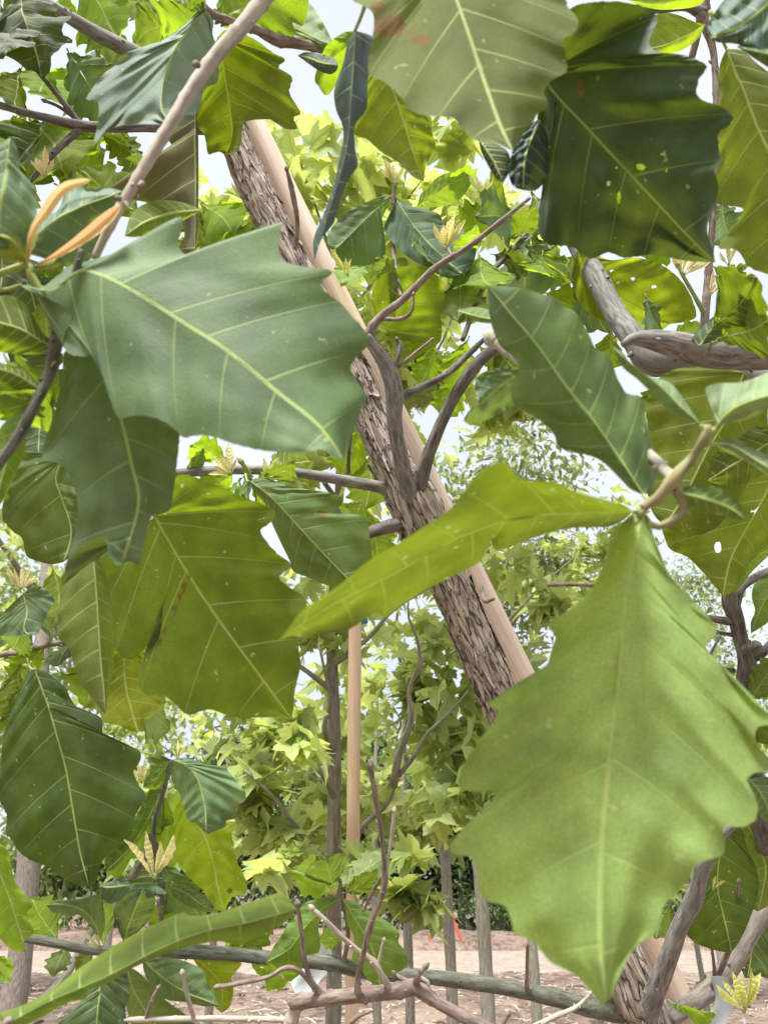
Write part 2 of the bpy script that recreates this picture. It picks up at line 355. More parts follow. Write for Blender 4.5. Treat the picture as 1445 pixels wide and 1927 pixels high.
# ------------------------------------------------------------------ oak leaves
def leaf_grid(mid, ea, eb, NT, NS, fmap, wave=.0, quilt=.0, seed=0, holes=(), jag=.0, scars=()):
    """mid/ea/eb: polylines base->tip. fmap(x,y,t,s,side,extra)->Vector. Returns MB"""
    M = resample(catmull(mid, 8), 200); LEN = sum(math.dist(a, b) for a, b in zip(M, M[1:]))
    mb = MB(); sides = []
    for si, e in ((-1, ea), (1, eb)):
        E = resample(catmull([mid[0]] + list(e) + [mid[-1]], 6), NT)
        ax = []; ds = []
        for p in E:
            j = min(range(0, 201, 4), key=lambda q: (M[q][0] - p[0]) ** 2 + (M[q][1] - p[1]) ** 2)
            ax.append(j / 200); ds.append(math.dist(M[j], p) / LEN)
        raw = [a - .85 * d for a, d in zip(ax, ds)]
        k = max(2, NT // 10); sm = []
        for i in range(NT + 1):
            lo, hi = max(0, i - k), min(NT, i + k); sm.append(sum(raw[lo:hi + 1]) / (hi - lo + 1))
        for i in range(1, NT + 1): sm[i] = max(sm[i], sm[i - 1] + .15 / NT)
        sm = [max(0, q) for q in sm]; mxv = max(sm[-1], 1e-6)
        off = sm[0]; sm = [(q - off) / max(sm[-1] - off, 1e-6) for q in sm]
        # lobes -> vein phase
        pk = [i for i in range(3, NT - 2) if ds[i] >= max(ds[max(0, i - 3):i + 4]) - 1e-9 and ds[i] > .08]
        ks = [0]
        for q in pk:
            if q - ks[-1] > NT * .06: ks.append(q)
        ks.append(NT); full = [0]
        for a, b in zip(ks, ks[1:]):
            g = max(1, round((b - a) / (NT * .105)))
            for q in range(1, g + 1): full.append(a + (b - a) * q / g)
        ph = []
        for i in range(NT + 1):
            j = max(q for q in range(len(full) - 1) if full[q] <= i + 1e-9) if i < NT else len(full) - 2
            ph.append(j + (i - full[j]) / (full[j + 1] - full[j]))
        sides.append((si, E, sm, ph, ds))
    for si, E, sm, ph, ds in sides:
        vs = []; uvv = []; uvd = []; keep = []; args = []
        for i in range(NT + 1):
            t = i / NT; m = M[min(200, int(sm[i] * 200 + .5))] if 0 < i < NT else M[0 if i == 0 else 200]
            e = E[i]
            if jag and 0 < i < NT:
                dx, dy = e[0] - m[0], e[1] - m[1]; q = 1 + jag * noise.noise(Vector((i * .9, seed * 3.3, si)))
                e = (m[0] + dx * q, m[1] + dy * q)
            for j in range(NS + 1):
                s = j / NS
                x = m[0] + (e[0] - m[0]) * s; y = m[1] + (e[1] - m[1]) * s
                ar = -s * (1 - s) * .1 * LEN * min(1, ds[i] * 5)          # veins arch towards the tip
                mt = M[min(200, int(sm[i] * 200) + 6)]; mtp = M[max(0, int(sm[i] * 200) - 6)]
                tl = math.dist(mt, mtp) or 1; x += (mt[0] - mtp[0]) / tl * ar * .5 * math.sin(math.pi * t); y += (mt[1] - mtp[1]) / tl * ar * .5 * math.sin(math.pi * t)
                tt = sm[i] + (t - sm[i]) * s
                ex = .42 * quilt * (2 * abs(((ph[i] + .5) % 1) - .5) - .5) * -2 * math.sin(math.pi * min(1, s * 1.1)) * min(1, ds[i] * 5)
                ex += wave * s * s * (noise.noise(Vector((t * 4.5, si * 3 + seed, 0))) * 1.6 + .22 * math.sin(2 * math.pi * ph[i] + seed) + .6 * noise.noise(Vector((t * 13, si * 5 + seed, 3))))
                ex += wave * .6 * noise.noise(Vector((t * 7, s * 3 * si, seed * 1.7)))
                vs.append(fmap(x, y, tt, s, si, ex)); uvv.append((ph[i], s)); keep.append((x, y)); args.append((tt, s, si, ex))
        W = NS + 1
        for i in range(NT + 1):
            i0, i1 = max(i - 1, 0), min(i + 1, NT)
            for j in range(W):
                dph = abs(ph[i1] - ph[i0]) or 1
                sp_ = (vs[i1 * W + j] - vs[i0 * W + j]).length / dph
                md = (vs[i * W + j] - vs[i * W]).length
                if j and i in (0, NT): md = .004
                uvd.append((sp_, md))
        fs = []; gone = set(); kept = set()
        for i in range(NT):
            for j in range(NS):
                q = (i * W + j, i * W + j + 1, (i + 1) * W + j + 1, (i + 1) * W + j)
                if holes:
                    cx = sum(keep[z][0] for z in q) / 4; cy = sum(keep[z][1] for z in q) / 4
                    hh = [h for h in holes if ((cx - h[0]) / h[2]) ** 2 + ((cy - h[1]) / h[3]) ** 2 < 1]
                    if hh:
                        for z in q: gone.add((z, hh[0]))
                        continue
                    kept.update(q)
                fs.append(q if si > 0 else tuple(reversed(q)))
        for z, h in gone:
            if z in kept:
                dx, dy = keep[z][0] - h[0], keep[z][1] - h[1]; rr = math.hypot(dx / h[2], dy / h[3]) or 1
                wob = 1 + .25 * noise.noise(Vector((z * 1.7, h[0], 0))); vs[z] = fmap(h[0] + dx / rr * wob, h[1] + dy / rr * wob, *args[z])
        sc = [(max([0.] + [math.exp(-(((k[0] - c[0]) / c[2]) ** 2 + ((k[1] - c[1]) / c[3]) ** 2)) for c in scars]), 0.) for k in keep]
        mb.add(vs, fs, {'vein': uvv, 'dist': uvd, 'bark': sc})
    return mb
C = dict(grey=(.11, .18, .08), grey2=(.11, .18, .11), green=(.1, .165, .035), dark=(.035, .058, .016), deep=(.014, .036, .02),
         bright=(.15, .25, .04), lime=(.17, .29, .03), olive=(.08, .12, .015), yel=(.14, .2, .012), pale=(.2, .28, .14), brown=(.12, .1, .05))
LEAFN = [0]
def petiole(mb, a, b, r, mi=1):
    a = Vector(a); b = Vector(b); m = (a + b) / 2 + Vector((0, 0, -.08 * (b - a).length))
    tube(mb, [(*a, r * 1.25), (*m, r), (*b, r * .9)], 8, .003, .05, mi=mi)
def hero(parent, mid, ea, eb, d0, d1, ta=0., tb=0., side='top', col='grey', tr=.22, bend=0., wave=.004, quilt=.0009, pet=None, NT=64, NS=12, holes=(), jag=.015, label=None, cup=0., scars=()):
    """a leaf traced at its real distance; mid, ea, eb in photo pixels; depths in metres"""
    LEAFN[0] += 1; sd = LEAFN[0] * 1.37
    def fm(x, y, t, s, si, ex):
        d = d0 + (d1 - d0) * t + bend * math.sin(math.pi * t) + (ta if si < 0 else tb) * s + cup * s * s + ex
        return P(x, y, d)
    mb = leaf_grid(mid, ea, eb, NT, NS, fm, wave, quilt, sd, holes, jag, scars)
    # orientation: 'top' shows its upper surface to the camera
    a = b = Vector((0, 0, 0)); nsum = Vector((0, 0, 0))
    for f in mb.f[::7]:
        v = [Vector(mb.v[i]) for i in f]; nsum += (v[1] - v[0]).cross(v[2] - v[0])
    facing = nsum.dot(CAM - Vector(mb.v[0])) > 0
    flip = (facing != (side == 'top'))
    base = P(mid[0][0], mid[0][1], d0)
    me_flip = flip
    if me_flip: mb.f = [tuple(reversed(f)) for f in mb.f]
    if pet: petiole(mb, P(*pet), base, .0011)
    # raised midrib on the underside
    rib = [P(*mid[i], d0 + (d1 - d0) * (i / (len(mid) - 1)) + bend * math.sin(math.pi * i / (len(mid) - 1)) ) for i in range(len(mid))]
    o = link('leaf', mb.mesh('leaf', [M_OAK, M_PETIOLE], base), parent, base)
    c = C[col] if isinstance(col, str) else col
    j = random.Random(LEAFN[0]).uniform(.92, 1.08)
    if side == 'under': tr *= .84
    o.color = (c[0] * j, c[1] * j, c[2] * j, tr)
    if label: o['label'] = label
    return o
# generic oak leaf meshes, unit length along +X, top towards +Z
def generic(seed, lob, wid, droop, fold, NT=36, NS=6, amp=.2):
    rg = random.Random(seed); mid = [(t / 8, .02 * math.sin(t * .7 + seed)) for t in range(9)]
    def edge(sg):
        out = []; n = lob * 4; ph = rg.uniform(-.15, .15)
        for i in range(1, n):
            t = i / n; w = wid * (math.sin(math.pi * t ** 1.25) ** .8) * (.55 + .65 * t if t < .7 else 1.0)
            w *= 1 + amp * math.cos(2 * math.pi * (lob * t + ph)) * (.4 + t) * rg.uniform(.6, 1.3)
            out.append((t * .97 + .015, sg * max(w, .012)))
        return out
    def fm(x, y, t, s, si, ex):
        return Vector((x, y, -droop * x * x + fold * abs(y) + ex))
    mb = leaf_grid(mid, edge(-1), edge(1), NT, NS, fm, .06, .005, seed)
    n = Vector((0, 0, 0))
    for f in mb.f[::5]:
        v = [Vector(mb.v[i]) for i in f]; n += (v[1] - v[0]).cross(v[2] - v[0])
    if n.z < 0: mb.f = [tuple(reversed(f)) for f in mb.f]
    tube(mb, [(-.1, 0, .0, .011), (-.05, 0, -.01, .008), (.03, 0, 0, .007)], 6, .03, 0, mi=1)
    # distances in 'dist' are per unit length; scale to about 0.13 m
    mb.uv['dist'] = {k: (a * .13, b * .13) for k, (a, b) in mb.uv['dist'].items()}
    return mb
GEN = [generic(3, 5, .30, .15, .12), generic(5, 6, .33, .3, .2), generic(8, 5, .27, .05, .35), generic(13, 6, .31, .45, .1), generic(21, 4, .26, .2, .5, amp=.2), generic(34, 5, .34, -.12, .15)]
GENM = {}
def basis(x, z):
    x = x.normalized(); y = z.cross(x)
    y = y.normalized() if y.length > 1e-5 else x.orthogonal().normalized(); z = x.cross(y)
    return Matrix((x, y, z)).transposed().to_4x4()
def gen_mesh(k, real):
    # one data block per variant and size step: object-space textures keep their true scale
    key = (k, round(real * 50))
    if key not in GENM:
        s = key[1] / 50; b = MB(); g = GEN[k]; b.v = [Vector(v) * s for v in g.v]; b.f = g.f; b.uv = {a: dict(q) for a, q in g.uv.items()}; b.un = g.un; b.mi = g.mi
        GENM[key] = (b.mesh('leaf', [M_OAK, M_PETIOLE]), s)
    return GENM[key]
def gleaf(parent, x0, y0, d0, x1, y1, d1, roll=0, col='green', tr=.3, k=None, wide=1.):
    """oak leaf from base pixel to tip pixel; roll 0 shows the top, 180 the underside"""
    a = P(x0, y0, d0); b = P(x1, y1, d1); ln = (b - a).length
    LEAFN[0] += 1; rg = random.Random(LEAFN[0] * 77)
    if k is None: k = rg.randrange(6)
    me, s = gen_mesh(k, ln); xd = (b - a).normalized(); vz = (CAM - a).normalized(); vz = (vz - xd * vz.dot(xd)).normalized()
    vz = Matrix.Rotation(R(roll), 3, xd) @ vz
    o = link('leaf', me, parent)
    o.matrix_local = Matrix.Translation(a - parent.location) @ basis(xd, vz) @ Matrix.Diagonal((ln / s, ln / s * wide, ln / s, 1))
    c = C[col] if isinstance(col, str) else col; j = rg.uniform(.82, 1.2)
    o.color = (c[0] * j, c[1] * j, c[2] * j, tr); return o
def young(parent, x, y, d, n=6, size=45, ang=90, spread=70, col=(.5, .48, .2), seed=0):
    """bunch of small folded new leaves, one mesh, pointing along ang (image degrees)"""
    rg = random.Random(seed + int(x)); mb = MB(); o0 = P(x, y, d)
    for i in range(n):
        a = R(ang + (i / (max(n - 1, 1)) - .5) * 1.5 * spread * rg.uniform(.7, 1.1)); L = size * rg.uniform(.6, 1.1) * d / F
        dr = (RT * math.cos(a) + UPV * math.sin(a) + FW * rg.uniform(-.3, .3)).normalized(); st = o0 + dr * L * .1
        wd = L * rg.uniform(.075, .12)
        mid = [(q / 4, 0) for q in range(5)]; ed = [(q / 10, wd / L * math.sin(math.pi * (q / 10) ** 1.2) * (1 + .25 * (q % 2))) for q in range(1, 10)]; spread_ = spread
        nz = (CAM - o0).normalized(); nz = Matrix.Rotation(rg.uniform(-.9, .9), 3, dr) @ nz; Bm = basis(dr, nz).to_3x3(); cv = rg.uniform(-.1, .3)
        def fm(u, v, t, s, si, ex): return st + Bm @ Vector((u * L, v * L, (abs(v) * .7 - cv * u * u + ex) * L))
        g = leaf_grid(mid, [(p, -q) for p, q in ed], ed, 16, 4, fm, .03, .015, i)
        b = len(mb.v); mb.add(g.v, g.f, {kk: [vv[z] for z in range(len(g.v))] for kk, vv in g.uv.items()})
        tube(mb, [(*o0, L * .03), (*(st + dr * L * .05), L * .025)], 6, .003, 0, mi=1)
    o = link('shoot', mb.mesh('shoot', [M_YOUNG, M_PETIOLE], o0), parent, o0); o.color = (min(1, col[0] * 1.25), min(1, col[1] * 1.4), col[2] * 1.15, 1); return o

# ------------------------------------------------------------------ ground, path
def sheet(name, x0, x1, y0, y1, nx, ny, amp, z, mat, label, cat, freq=1.2):
    mb = MB(); vs = []; fs = []
    for j in range(ny + 1):
        for i in range(nx + 1):
            x = x0 + (x1 - x0) * i / nx; y = y0 + (y1 - y0) * j / ny
            h = amp * (noise.noise(Vector((x * freq, y * freq, 0))) + .5 * noise.noise(Vector((x * freq * 3, y * freq * 3, 4)))) if amp else 0
            if i in (0, nx) or j in (0, ny): h = -z - .06 if amp else 0
            vs.append(Vector((x, y, z + h)))
    for j in range(ny):
        for i in range(nx): q = j * (nx + 1) + i; fs.append((q, q + 1, q + nx + 2, q + nx + 1))
    mb.add(vs, fs); o = link(name, mb.mesh(name, [mat])); tag(o, label, cat, kind='structure'); return o
def ground_material(name, c0, c1, c2, sc, bump):
    m, N, L, bs = new_mat(name); tcn = N.new('ShaderNodeTexCoord'); v = tcn.outputs['Object']
    a = noisen(N, L, v, sc, 6, .7); b = noisen(N, L, v, sc * .12, 4, .6); c = noisen(N, L, v, sc * 4, 3, .6)
    col = mixc(N, L, smooth(N, L, a, .38, .6), c0, c1); col = mixc(N, L, smooth(N, L, b, .45, .65), col, c2)
    col = mixc(N, L, smooth(N, L, c, .62, .7, 0, .7), col, (.62, .5, .42)); col = mixc(N, L, smooth(N, L, c, .4, .3, 0, .7), col, (.06, .035, .025))
    L.new(col, bs.inputs['Base Color']); bs.inputs['Roughness'].default_value = .95
    bb = N.new('ShaderNodeBump'); bb.inputs['Strength'].default_value = bump; bb.inputs['Distance'].default_value = .05; L.new(a, bb.inputs['Height']); L.new(bb.outputs[0], bs.inputs['Normal'])
    return m
M_MULCH = ground_material('mulched_soil', (.08, .05, .035), (.22, .155, .115), (.28, .2, .15), 6, 1.)
M_SAND = ground_material('sandy_track', (.25, .2, .16), (.34, .28, .22), (.29, .23, .18), 3, .3)
sheet('ground', -220, 220, -60, 380, 4, 4, 0, -.02, M_MULCH, 'brown mulched soil stretching under the nursery trees', 'ground')
sheet('soil_bed', -16, 16, 1.2, 15.6, 150, 90, .05, .06, M_MULCH, 'rough brown mulch bed between the young trunks', 'ground', 1.6)
sheet('path', -60, 60, 15.8, 21, 60, 8, .015, .045, M_SAND, 'pale sandy track crossing behind the young trunks', 'path')
sheet('verge', -40, 40, 21.2, 27, 120, 20, .18, .12, M_MULCH, 'low brown mulch bank behind the sandy track', 'ground', .8)
# wood chips and sticks on the bed
rg = random.Random(4); mb = MB()
for i in range(2600):
    d = rg.uniform(3.2, 15) ; x = rg.uniform(-.55, .55) * d; y = d; L_ = rg.uniform(.03, .22); a = rg.uniform(0, math.pi); r = rg.uniform(.004, .013)
    c = Vector((x, y, .1 + rg.uniform(-.02, .05))); dr = Vector((math.cos(a), math.sin(a), rg.uniform(-.2, .2)))
    tube(mb, [(*(c - dr * L_ / 2), r), (*(c + Vector((0, 0, r))), r), (*(c + dr * L_ / 2), r * .5)], 5, .08, .3)
for i in range(260):
    d = rg.uniform(3.2, 15); x = rg.uniform(-.55, .55) * d; r = rg.uniform(.02, .06); c = Vector((x, d, .07)); a = rg.uniform(0, 3.14); dr = Vector((math.cos(a), math.sin(a), .1)) * r
    tube(mb, [(*(c - dr * 1.5), r * .2), (*(c + Vector((0, 0, r * .1))), r * .4), (*(c + dr * 1.4), r * .25)], 6, .02, .4, .5, mi=1)
o = link('mulch', mb.mesh('mulch', [M_STEM, simple('dark_clod', (.07, .045, .03), .95)])); tag(o, 'loose wood chips and broken sticks on the mulch bed', 'mulch', kind='stuff')

# ------------------------------------------------------------------ crowns
PL = [(0, 1.), (7, .84), (13, .8), (19, .62), (26, .5), (33, .62), (38, .7), (45, .88), (53, .7), (61, .64), (68, .5), (75, .42), (84, .5), (93, .52), (102, .62), (113, .42), (130, .3), (150, .2), (168, .1)]
VA = (0, 45, 102)
def plane_leaf():
    pts = [(a, r) for a, r in reversed(PL)] + [(-a, r) for a, r in PL[1:]]      # +168 .. 0 .. -168
    vs = [(0, 0)]; uv = [(0., 0.)]; fs = []
    n = len(pts)
    for rr in (.5, 1.):
        for a, r in pts:
            vs.append((r * rr * math.cos(R(a)), r * rr * math.sin(R(a)))); dv = min(abs(abs(a) - q) for q in VA); uv.append((math.sin(R(min(dv, 90))) * r * rr, rr))
    for i in range(n - 1):
        fs.append((0, 1 + i + 1, 1 + i)); fs.append((1 + i, 1 + i + 1, 1 + n + i + 1, 1 + n + i))
    return vs, uv, fs
def small_leaf():
    E = [(.0, 0), (.25, .2), (.55, .27), (.85, .13), (1, 0)]
    vs = [(x, 0) for x, y in E] + [(x, y) for x, y in E[1:-1]] + [(x, -y) for x, y in E[1:-1]]; uv = [(0., 0.)] * 5 + [(.2, 1.)] * 6
    return vs, uv, [(0, 1, 5), (1, 2, 6, 5), (2, 3, 7, 6), (3, 4, 7), (1, 0, 8), (2, 1, 8, 9), (3, 2, 9, 10), (4, 3, 10)]
def tiny_leaf(): return [(0, 0), (.5, .26), (1, 0), (.5, -.26)], [(.2, 0)] * 4, [(0, 3, 2, 1)]
SH = dict(plane=plane_leaf(), small=small_leaf(), tiny=tiny_leaf())
def put_leaf(mb, shape, pos, dr, nrm, size, tone, curl, fold, rg):
    vs, uv, fs = SH[shape]; Bm = basis(dr, nrm).to_3x3(); out = []
    tw = rg.uniform(-.5, .5); sy = rg.uniform(.6, 1.12)
    for x, y in vs:
        z = -curl * x * x + fold * abs(y) + tw * x * y * .6 + .05 * math.sin(x * 9 + tone * 20) * abs(y)
        out.append(pos + Bm @ Vector((x * size, y * size * sy, z * size)))
    mb.add(out, fs, {'vein': uv, 'dist': [(tone, 0)] * len(out)})
def crown(name, parent, blobs, mat, shape, size, seed, petl=.5, tone=(0, 1), jitter=.38, outward=.5):
    """blobs: (centre Vector, (rx, ry, rz), count)"""
    rg = random.Random(seed); mb = MB(); first = blobs[0][0]
    for c, r, n in blobs:
        # uneven clumps inside the blob
        cl = [Vector([rg.gauss(0, .42) for _ in range(3)]) for _ in range(max(3, n // 14))]
        ct = [rg.uniform(*tone) for _ in cl]
        for i in range(n):
            k = rg.randrange(len(cl)); q = cl[k] + Vector([rg.gauss(0, .13) for _ in range(3)])
            p = c + Vector((q.x * r[0], q.y * r[1], q.z * r[2]))
            dr = Vector((rg.gauss(0, 1) + q.x * outward, rg.gauss(0, 1) + q.y * outward, rg.gauss(-.35, .6))).normalized()
            nz = (Vector((rg.gauss(0, .7), rg.gauss(0, .7) - .15, 1)) + dr * .1).normalized()
            put_leaf(mb, shape, p, dr, nz, size * rg.uniform(.4, 1.3), min(1, max(0, ct[k] + rg.uniform(-jitter, jitter))), rg.uniform(-.15, .75), rg.uniform(-.1, .5), rg)
    o = link(name, mb.mesh(name, [mat], first), parent, first); return o
def limb_to(parent, a, b, r, mat=None, sag=.05, seed=0, name='branch'):
    a = Vector(a); b = Vector(b); rg = random.Random(seed); n = 4; pts = []
    for i in range(n + 1):
        t = i / n; p = a.lerp(b, t) + Vector((rg.uniform(-1, 1), rg.uniform(-1, 1), -sag * 8 * t * (1 - t) * -.4)) * (b - a).length * .05 * (1 if 0 < i < n else 0)
        pts.append((*p, r * (1 - .7 * t)))
    mb = MB(); tube(mb, pts, 8, .03, .12, nodes=0, seed=seed); o = link(name, mb.mesh(name, [mat or M_FARTR], a), parent, a); return o

# plane tree with stake right behind the leaning oak
BASE1 = Vector((P(627, 1400, 2.25).x, P(627, 1400, 2.25).y, 0))
pt = empty('plane_tree', BASE1, 'staked plane tree with slim grey trunk and large lobed leaves directly behind the leaning oak', 'tree')
tp = [Vector((BASE1.x, BASE1.y, -.05)), P(627, 1927, 2.2), P(627, 1650, 2.22), P(630, 1400, 2.25), P(625, 1200, 2.28), P(640, 900, 2.3), P(660, 500, 2.35), P(690, 150, 2.4)]
branch('trunk', pt, [(*p, r) for p, r in zip(tp, (.026, .022, .021, .018, .016, .013, .009, .004))], M_FARTR, seg=.02, knob=.1, sides=14, world=True)
for i, (a, b, r) in enumerate((
    (P(633, 1640, 2.2), P(460, 1450, 2.0), .011), (P(628, 1500, 2.2), P(520, 1330, 2.1), .009), (P(628, 1420, 2.2), P(600, 1210, 2.1), .009),
    (P(740, 1480, 2.1), P(800, 1230, 2.0), .012), (P(640, 1640, 2.2), P(745, 1470, 2.1), .012), (P(790, 1270, 2.0), P(770, 1120, 1.95), .006), (P(750, 1460, 2.1), P(880, 1300, 2.0), .007),
    (P(625, 1300, 2.25), P(400, 1150, 2.2), .009), (P(640, 900, 2.3), P(850, 600, 2.2), .008), (P(640, 950, 2.3), P(480, 620, 2.3), .008), (P(650, 600, 2.3), P(560, 300, 2.3), .007), (P(650, 600, 2.3), P(800, 330, 2.3), .007), (P(630, 1250, 2.25), P(880, 1050, 2.2), .008))):
    limb_to(pt, a, b, r, seed=i)
def bl(x, y, d, rx, ry, dd, n): return (P(x, y, d), (rx * d / F, dd, ry * d / F), n)
crown('crown', pt, [bl(540, 1370, 2.45, 170, 170, .18, 130), bl(500, 1340, 2.05, 90, 120, .15, 34), bl(820, 1330, 2.3, 150, 200, .25, 190), bl(700, 1500, 2.55, 260, 130, .2, 150), bl(830, 1510, 2.1, 110, 100, .2, 60), bl(470, 1480, 2.2, 140, 150, .25, 90),
                    bl(620, 1150, 2.3, 200, 120, .25, 90), bl(880, 1450, 2.2, 120, 150, .25, 90), bl(800, 1640, 1.95, 120, 50, .15, 40), bl(540, 1640, 1.95, 120, 50, .15, 34), bl(640, 1590, 2.5, 260, 90, .2, 90), bl(540, 1570, 2.1, 90, 50, .15, 26), bl(960, 1250, 2.4, 130, 170, .3, 110), bl(1060, 1100, 2.5, 90, 90, .2, 26)], M_PLANE, 'plane', .08, 5, tone=(0, .95))
crown('upper_crown', pt, [bl(600, 380, 2.2, 230, 150, .3, 190), bl(850, 330, 2.2, 170, 110, .3, 120), bl(780, 650, 2.2, 200, 170, .3, 230), bl(900, 780, 2.3, 130, 90, .25, 80), bl(430, 440, 2.3, 130, 130, .25, 80), bl(860, 480, 2.4, 180, 120, .3, 130),
                          bl(620, 850, 2.3, 180, 120, .25, 60)], M_PLANE, 'plane', .085, 6, tone=(.45, 1.))
st = branch('tree_stake', None, [(P(662, 1927, 2.06).x, P(662, 1927, 2.06).y, 0.0, .0185), (*P(662, 1927, 2.06), .0185), (*P(665, 1500, 2.09), .0178), (*P(668, 1200, 2.12), .0172), (*P(669, 1130, 2.13), .017)], M_STAKE2, seg=.03, knob=.01, sides=20, world=True)
tag(st, 'golden round wooden stake upright beside the slim plane tree trunk', 'stake')
def band(name, x, y, d, r, h, mat, label, cat, tail=True):
    c = P(x, y, d); mb = MB(); vs = []; fs = []; n = 28
    for j, z in enumerate((-h, -h * .9, h * .9, h)):
        for k in range(n):
            a = 2 * math.pi * k / n; rr = (r[0] + (.001 if j in (1, 2) else 0)); vs.append(c + Vector((math.cos(a) * rr, math.sin(a) * (r[1] + (.001 if j in (1, 2) else 0)), z + .002 * math.sin(a * 2))))
    for j in range(3):
        for k in range(n): fs.append((j * n + k, j * n + (k + 1) % n, (j + 1) * n + (k + 1) % n, (j + 1) * n + k))
    mb.add(vs, fs); o = link(name, mb.mesh(name, [mat], c), None, c); tag(o, label, cat); return o
band('tree_tie', 643, 1822, 2.09, (.058, .026), .008, M_GREEN, 'green plastic tie round the slim plane trunk and golden stake near the bottom', 'tie')
band('tree_tie', 650, 1168, 2.15, (.06, .028), .008, M_GREEN, 'green plastic tie glimpsed high on the golden stake behind leaf tips', 'tie')

# further plane trees in the nursery rows, each trunk with a crown
def nursery_tree(x, y, d, wpx, top, label, blobs, mat=M_PLANE, seed=0, size=.07, tone=(.1, .9), name='plane_tree', tm=None, shape='plane', group='young nursery trees in rows', lean=0.):
    b = P(x, y, d); base = Vector((b.x, b.y, 0)); r = wpx / 2 * d / F
    t = empty(name, base, label, 'tree', group)
    branch('trunk', t, [(*base, r * 1.25), (b.x + .01, b.y, b.z * .6, r * 1.05), (*b, r), (b.x - .02 + lean * .4, b.y, b.z + (top - b.z) * .5, r * .75), (b.x + lean, b.y, top, r * .25)], tm or M_FARTR, seg=.05, knob=.1, rough=.03, sides=14, nodes=.0, seed=seed, world=True)
    rg = random.Random(seed)
    for i, q in enumerate(blobs[:5]):
        z0 = min(max(q[0].z - rg.uniform(.2, .6), .9), top - .3); limb_to(t, (b.x, b.y, z0), q[0], r * .45, seed=seed + i)
    if blobs: crown('crown', t, blobs, mat, shape, size, seed, tone=tone)
    return t
G_ = 'young nursery trees in rows'
nursery_tree(767, 1750, 5.2, 17, 3.2, 'young tree with thinnest grey trunk of the row right of the golden stake', [bl(740, 1330, 5., 300, 240, .5, 260), bl(760, 1000, 5.2, 260, 180, .5, 160)], M_PLANE, 21, .11)
nursery_tree(842, 1700, 5., 20, 3.2, 'young tree with grey trunk in front of the orange barrier', [bl(860, 1420, 5., 200, 160, .5, 190), bl(900, 1080, 5.2, 200, 160, .5, 110)], M_PLANE, 22, .1)
nursery_tree(903, 1650, 4.6, 24, 3.1, 'young tree with the thickest grey trunk, left of the big pale leaf tip', [bl(980, 1350, 4.7, 220, 200, .5, 170), bl(1080, 1050, 5., 150, 120, .4, 100)], M_PLANE, 23, .1)
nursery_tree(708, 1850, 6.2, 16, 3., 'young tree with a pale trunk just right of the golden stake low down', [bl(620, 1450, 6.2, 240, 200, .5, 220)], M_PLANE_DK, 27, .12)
nursery_tree(45, 1740, 2.9, 44, 3.4, 'young tree with pale blotchy trunk at the lower left edge', [bl(-60, 900, 3., 180, 200, .5, 120), bl(60, 1150, 3., 110, 120, .4, 90), bl(180, 1500, 3.2, 170, 130, .4, 110), bl(330, 1600, 3.3, 150, 80, .3, 80)], M_PLANE, 24, .07, tm=M_PALEBR, lean=-.25)
nursery_tree(1117, 1800, 8, 9, 2.6, 'young tree with thin green trunk behind the foot of the leaning oak', [bl(1150, 1450, 8, 200, 200, .6, 120)], M_PLANE, 25, .13, tm=M_OLIVEBR)
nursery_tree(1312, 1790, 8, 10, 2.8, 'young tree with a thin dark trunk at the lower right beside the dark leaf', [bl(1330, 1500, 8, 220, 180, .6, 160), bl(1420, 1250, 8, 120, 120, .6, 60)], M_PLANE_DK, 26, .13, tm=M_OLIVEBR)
nursery_tree(400, 1800, 7.5, 14, 2.8, 'young tree whose grey trunk shows faintly behind the yellow leaves at lower left', [bl(300, 1400, 7, 260, 240, .6, 300)], M_PLANE, 28, .14)
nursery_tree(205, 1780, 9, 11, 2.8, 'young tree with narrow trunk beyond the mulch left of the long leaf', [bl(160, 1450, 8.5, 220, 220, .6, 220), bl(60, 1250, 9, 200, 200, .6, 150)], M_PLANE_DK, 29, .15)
# looser, finer trees farther off
def far_tree(x, d, top, label, blobs, mat, seed, size, shape='small', tone=(0, 1), r=.09, name='tree'):
    r = min(r, d * .0055); b = P(x, 1500, d); return nursery_tree(x, 1500, d, r * 2 * F / d, top, label, blobs, mat, seed, size, tone, name, None, shape, 'trees behind the nursery rows')
far_tree(980, 6.5, 4.2, 'airy tree of small pale leaves against the sky behind the olive leaf', [bl(980, 870, 6.5, 160, 80, .6, 1300), bl(1010, 1090, 6.5, 200, 130, .6, 3200), bl(880, 960, 6.5, 130, 100, .5, 1100)], M_PALE, 31, .075)
far_tree(1310, 11, 6.2, 'feathery bright green tree against the sky right of the big hanging leaf', [bl(1300, 1100, 11, 110, 80, .7, 1500), bl(1340, 1220, 11, 110, 90, .7, 1500), bl(1380, 1330, 11, 120, 90, .7, 900)], M_FAR, 32, .07)
far_tree(90, 12, 5.2, 'greyish green bushy tree far off behind the left leaf', [bl(60, 1150, 12, 200, 160, .8, 2400), bl(60, 1380, 12, 200, 160, .8, 2000), bl(250, 1350, 12, 160, 160, .8, 1200)], M_FAR, 33, .12)
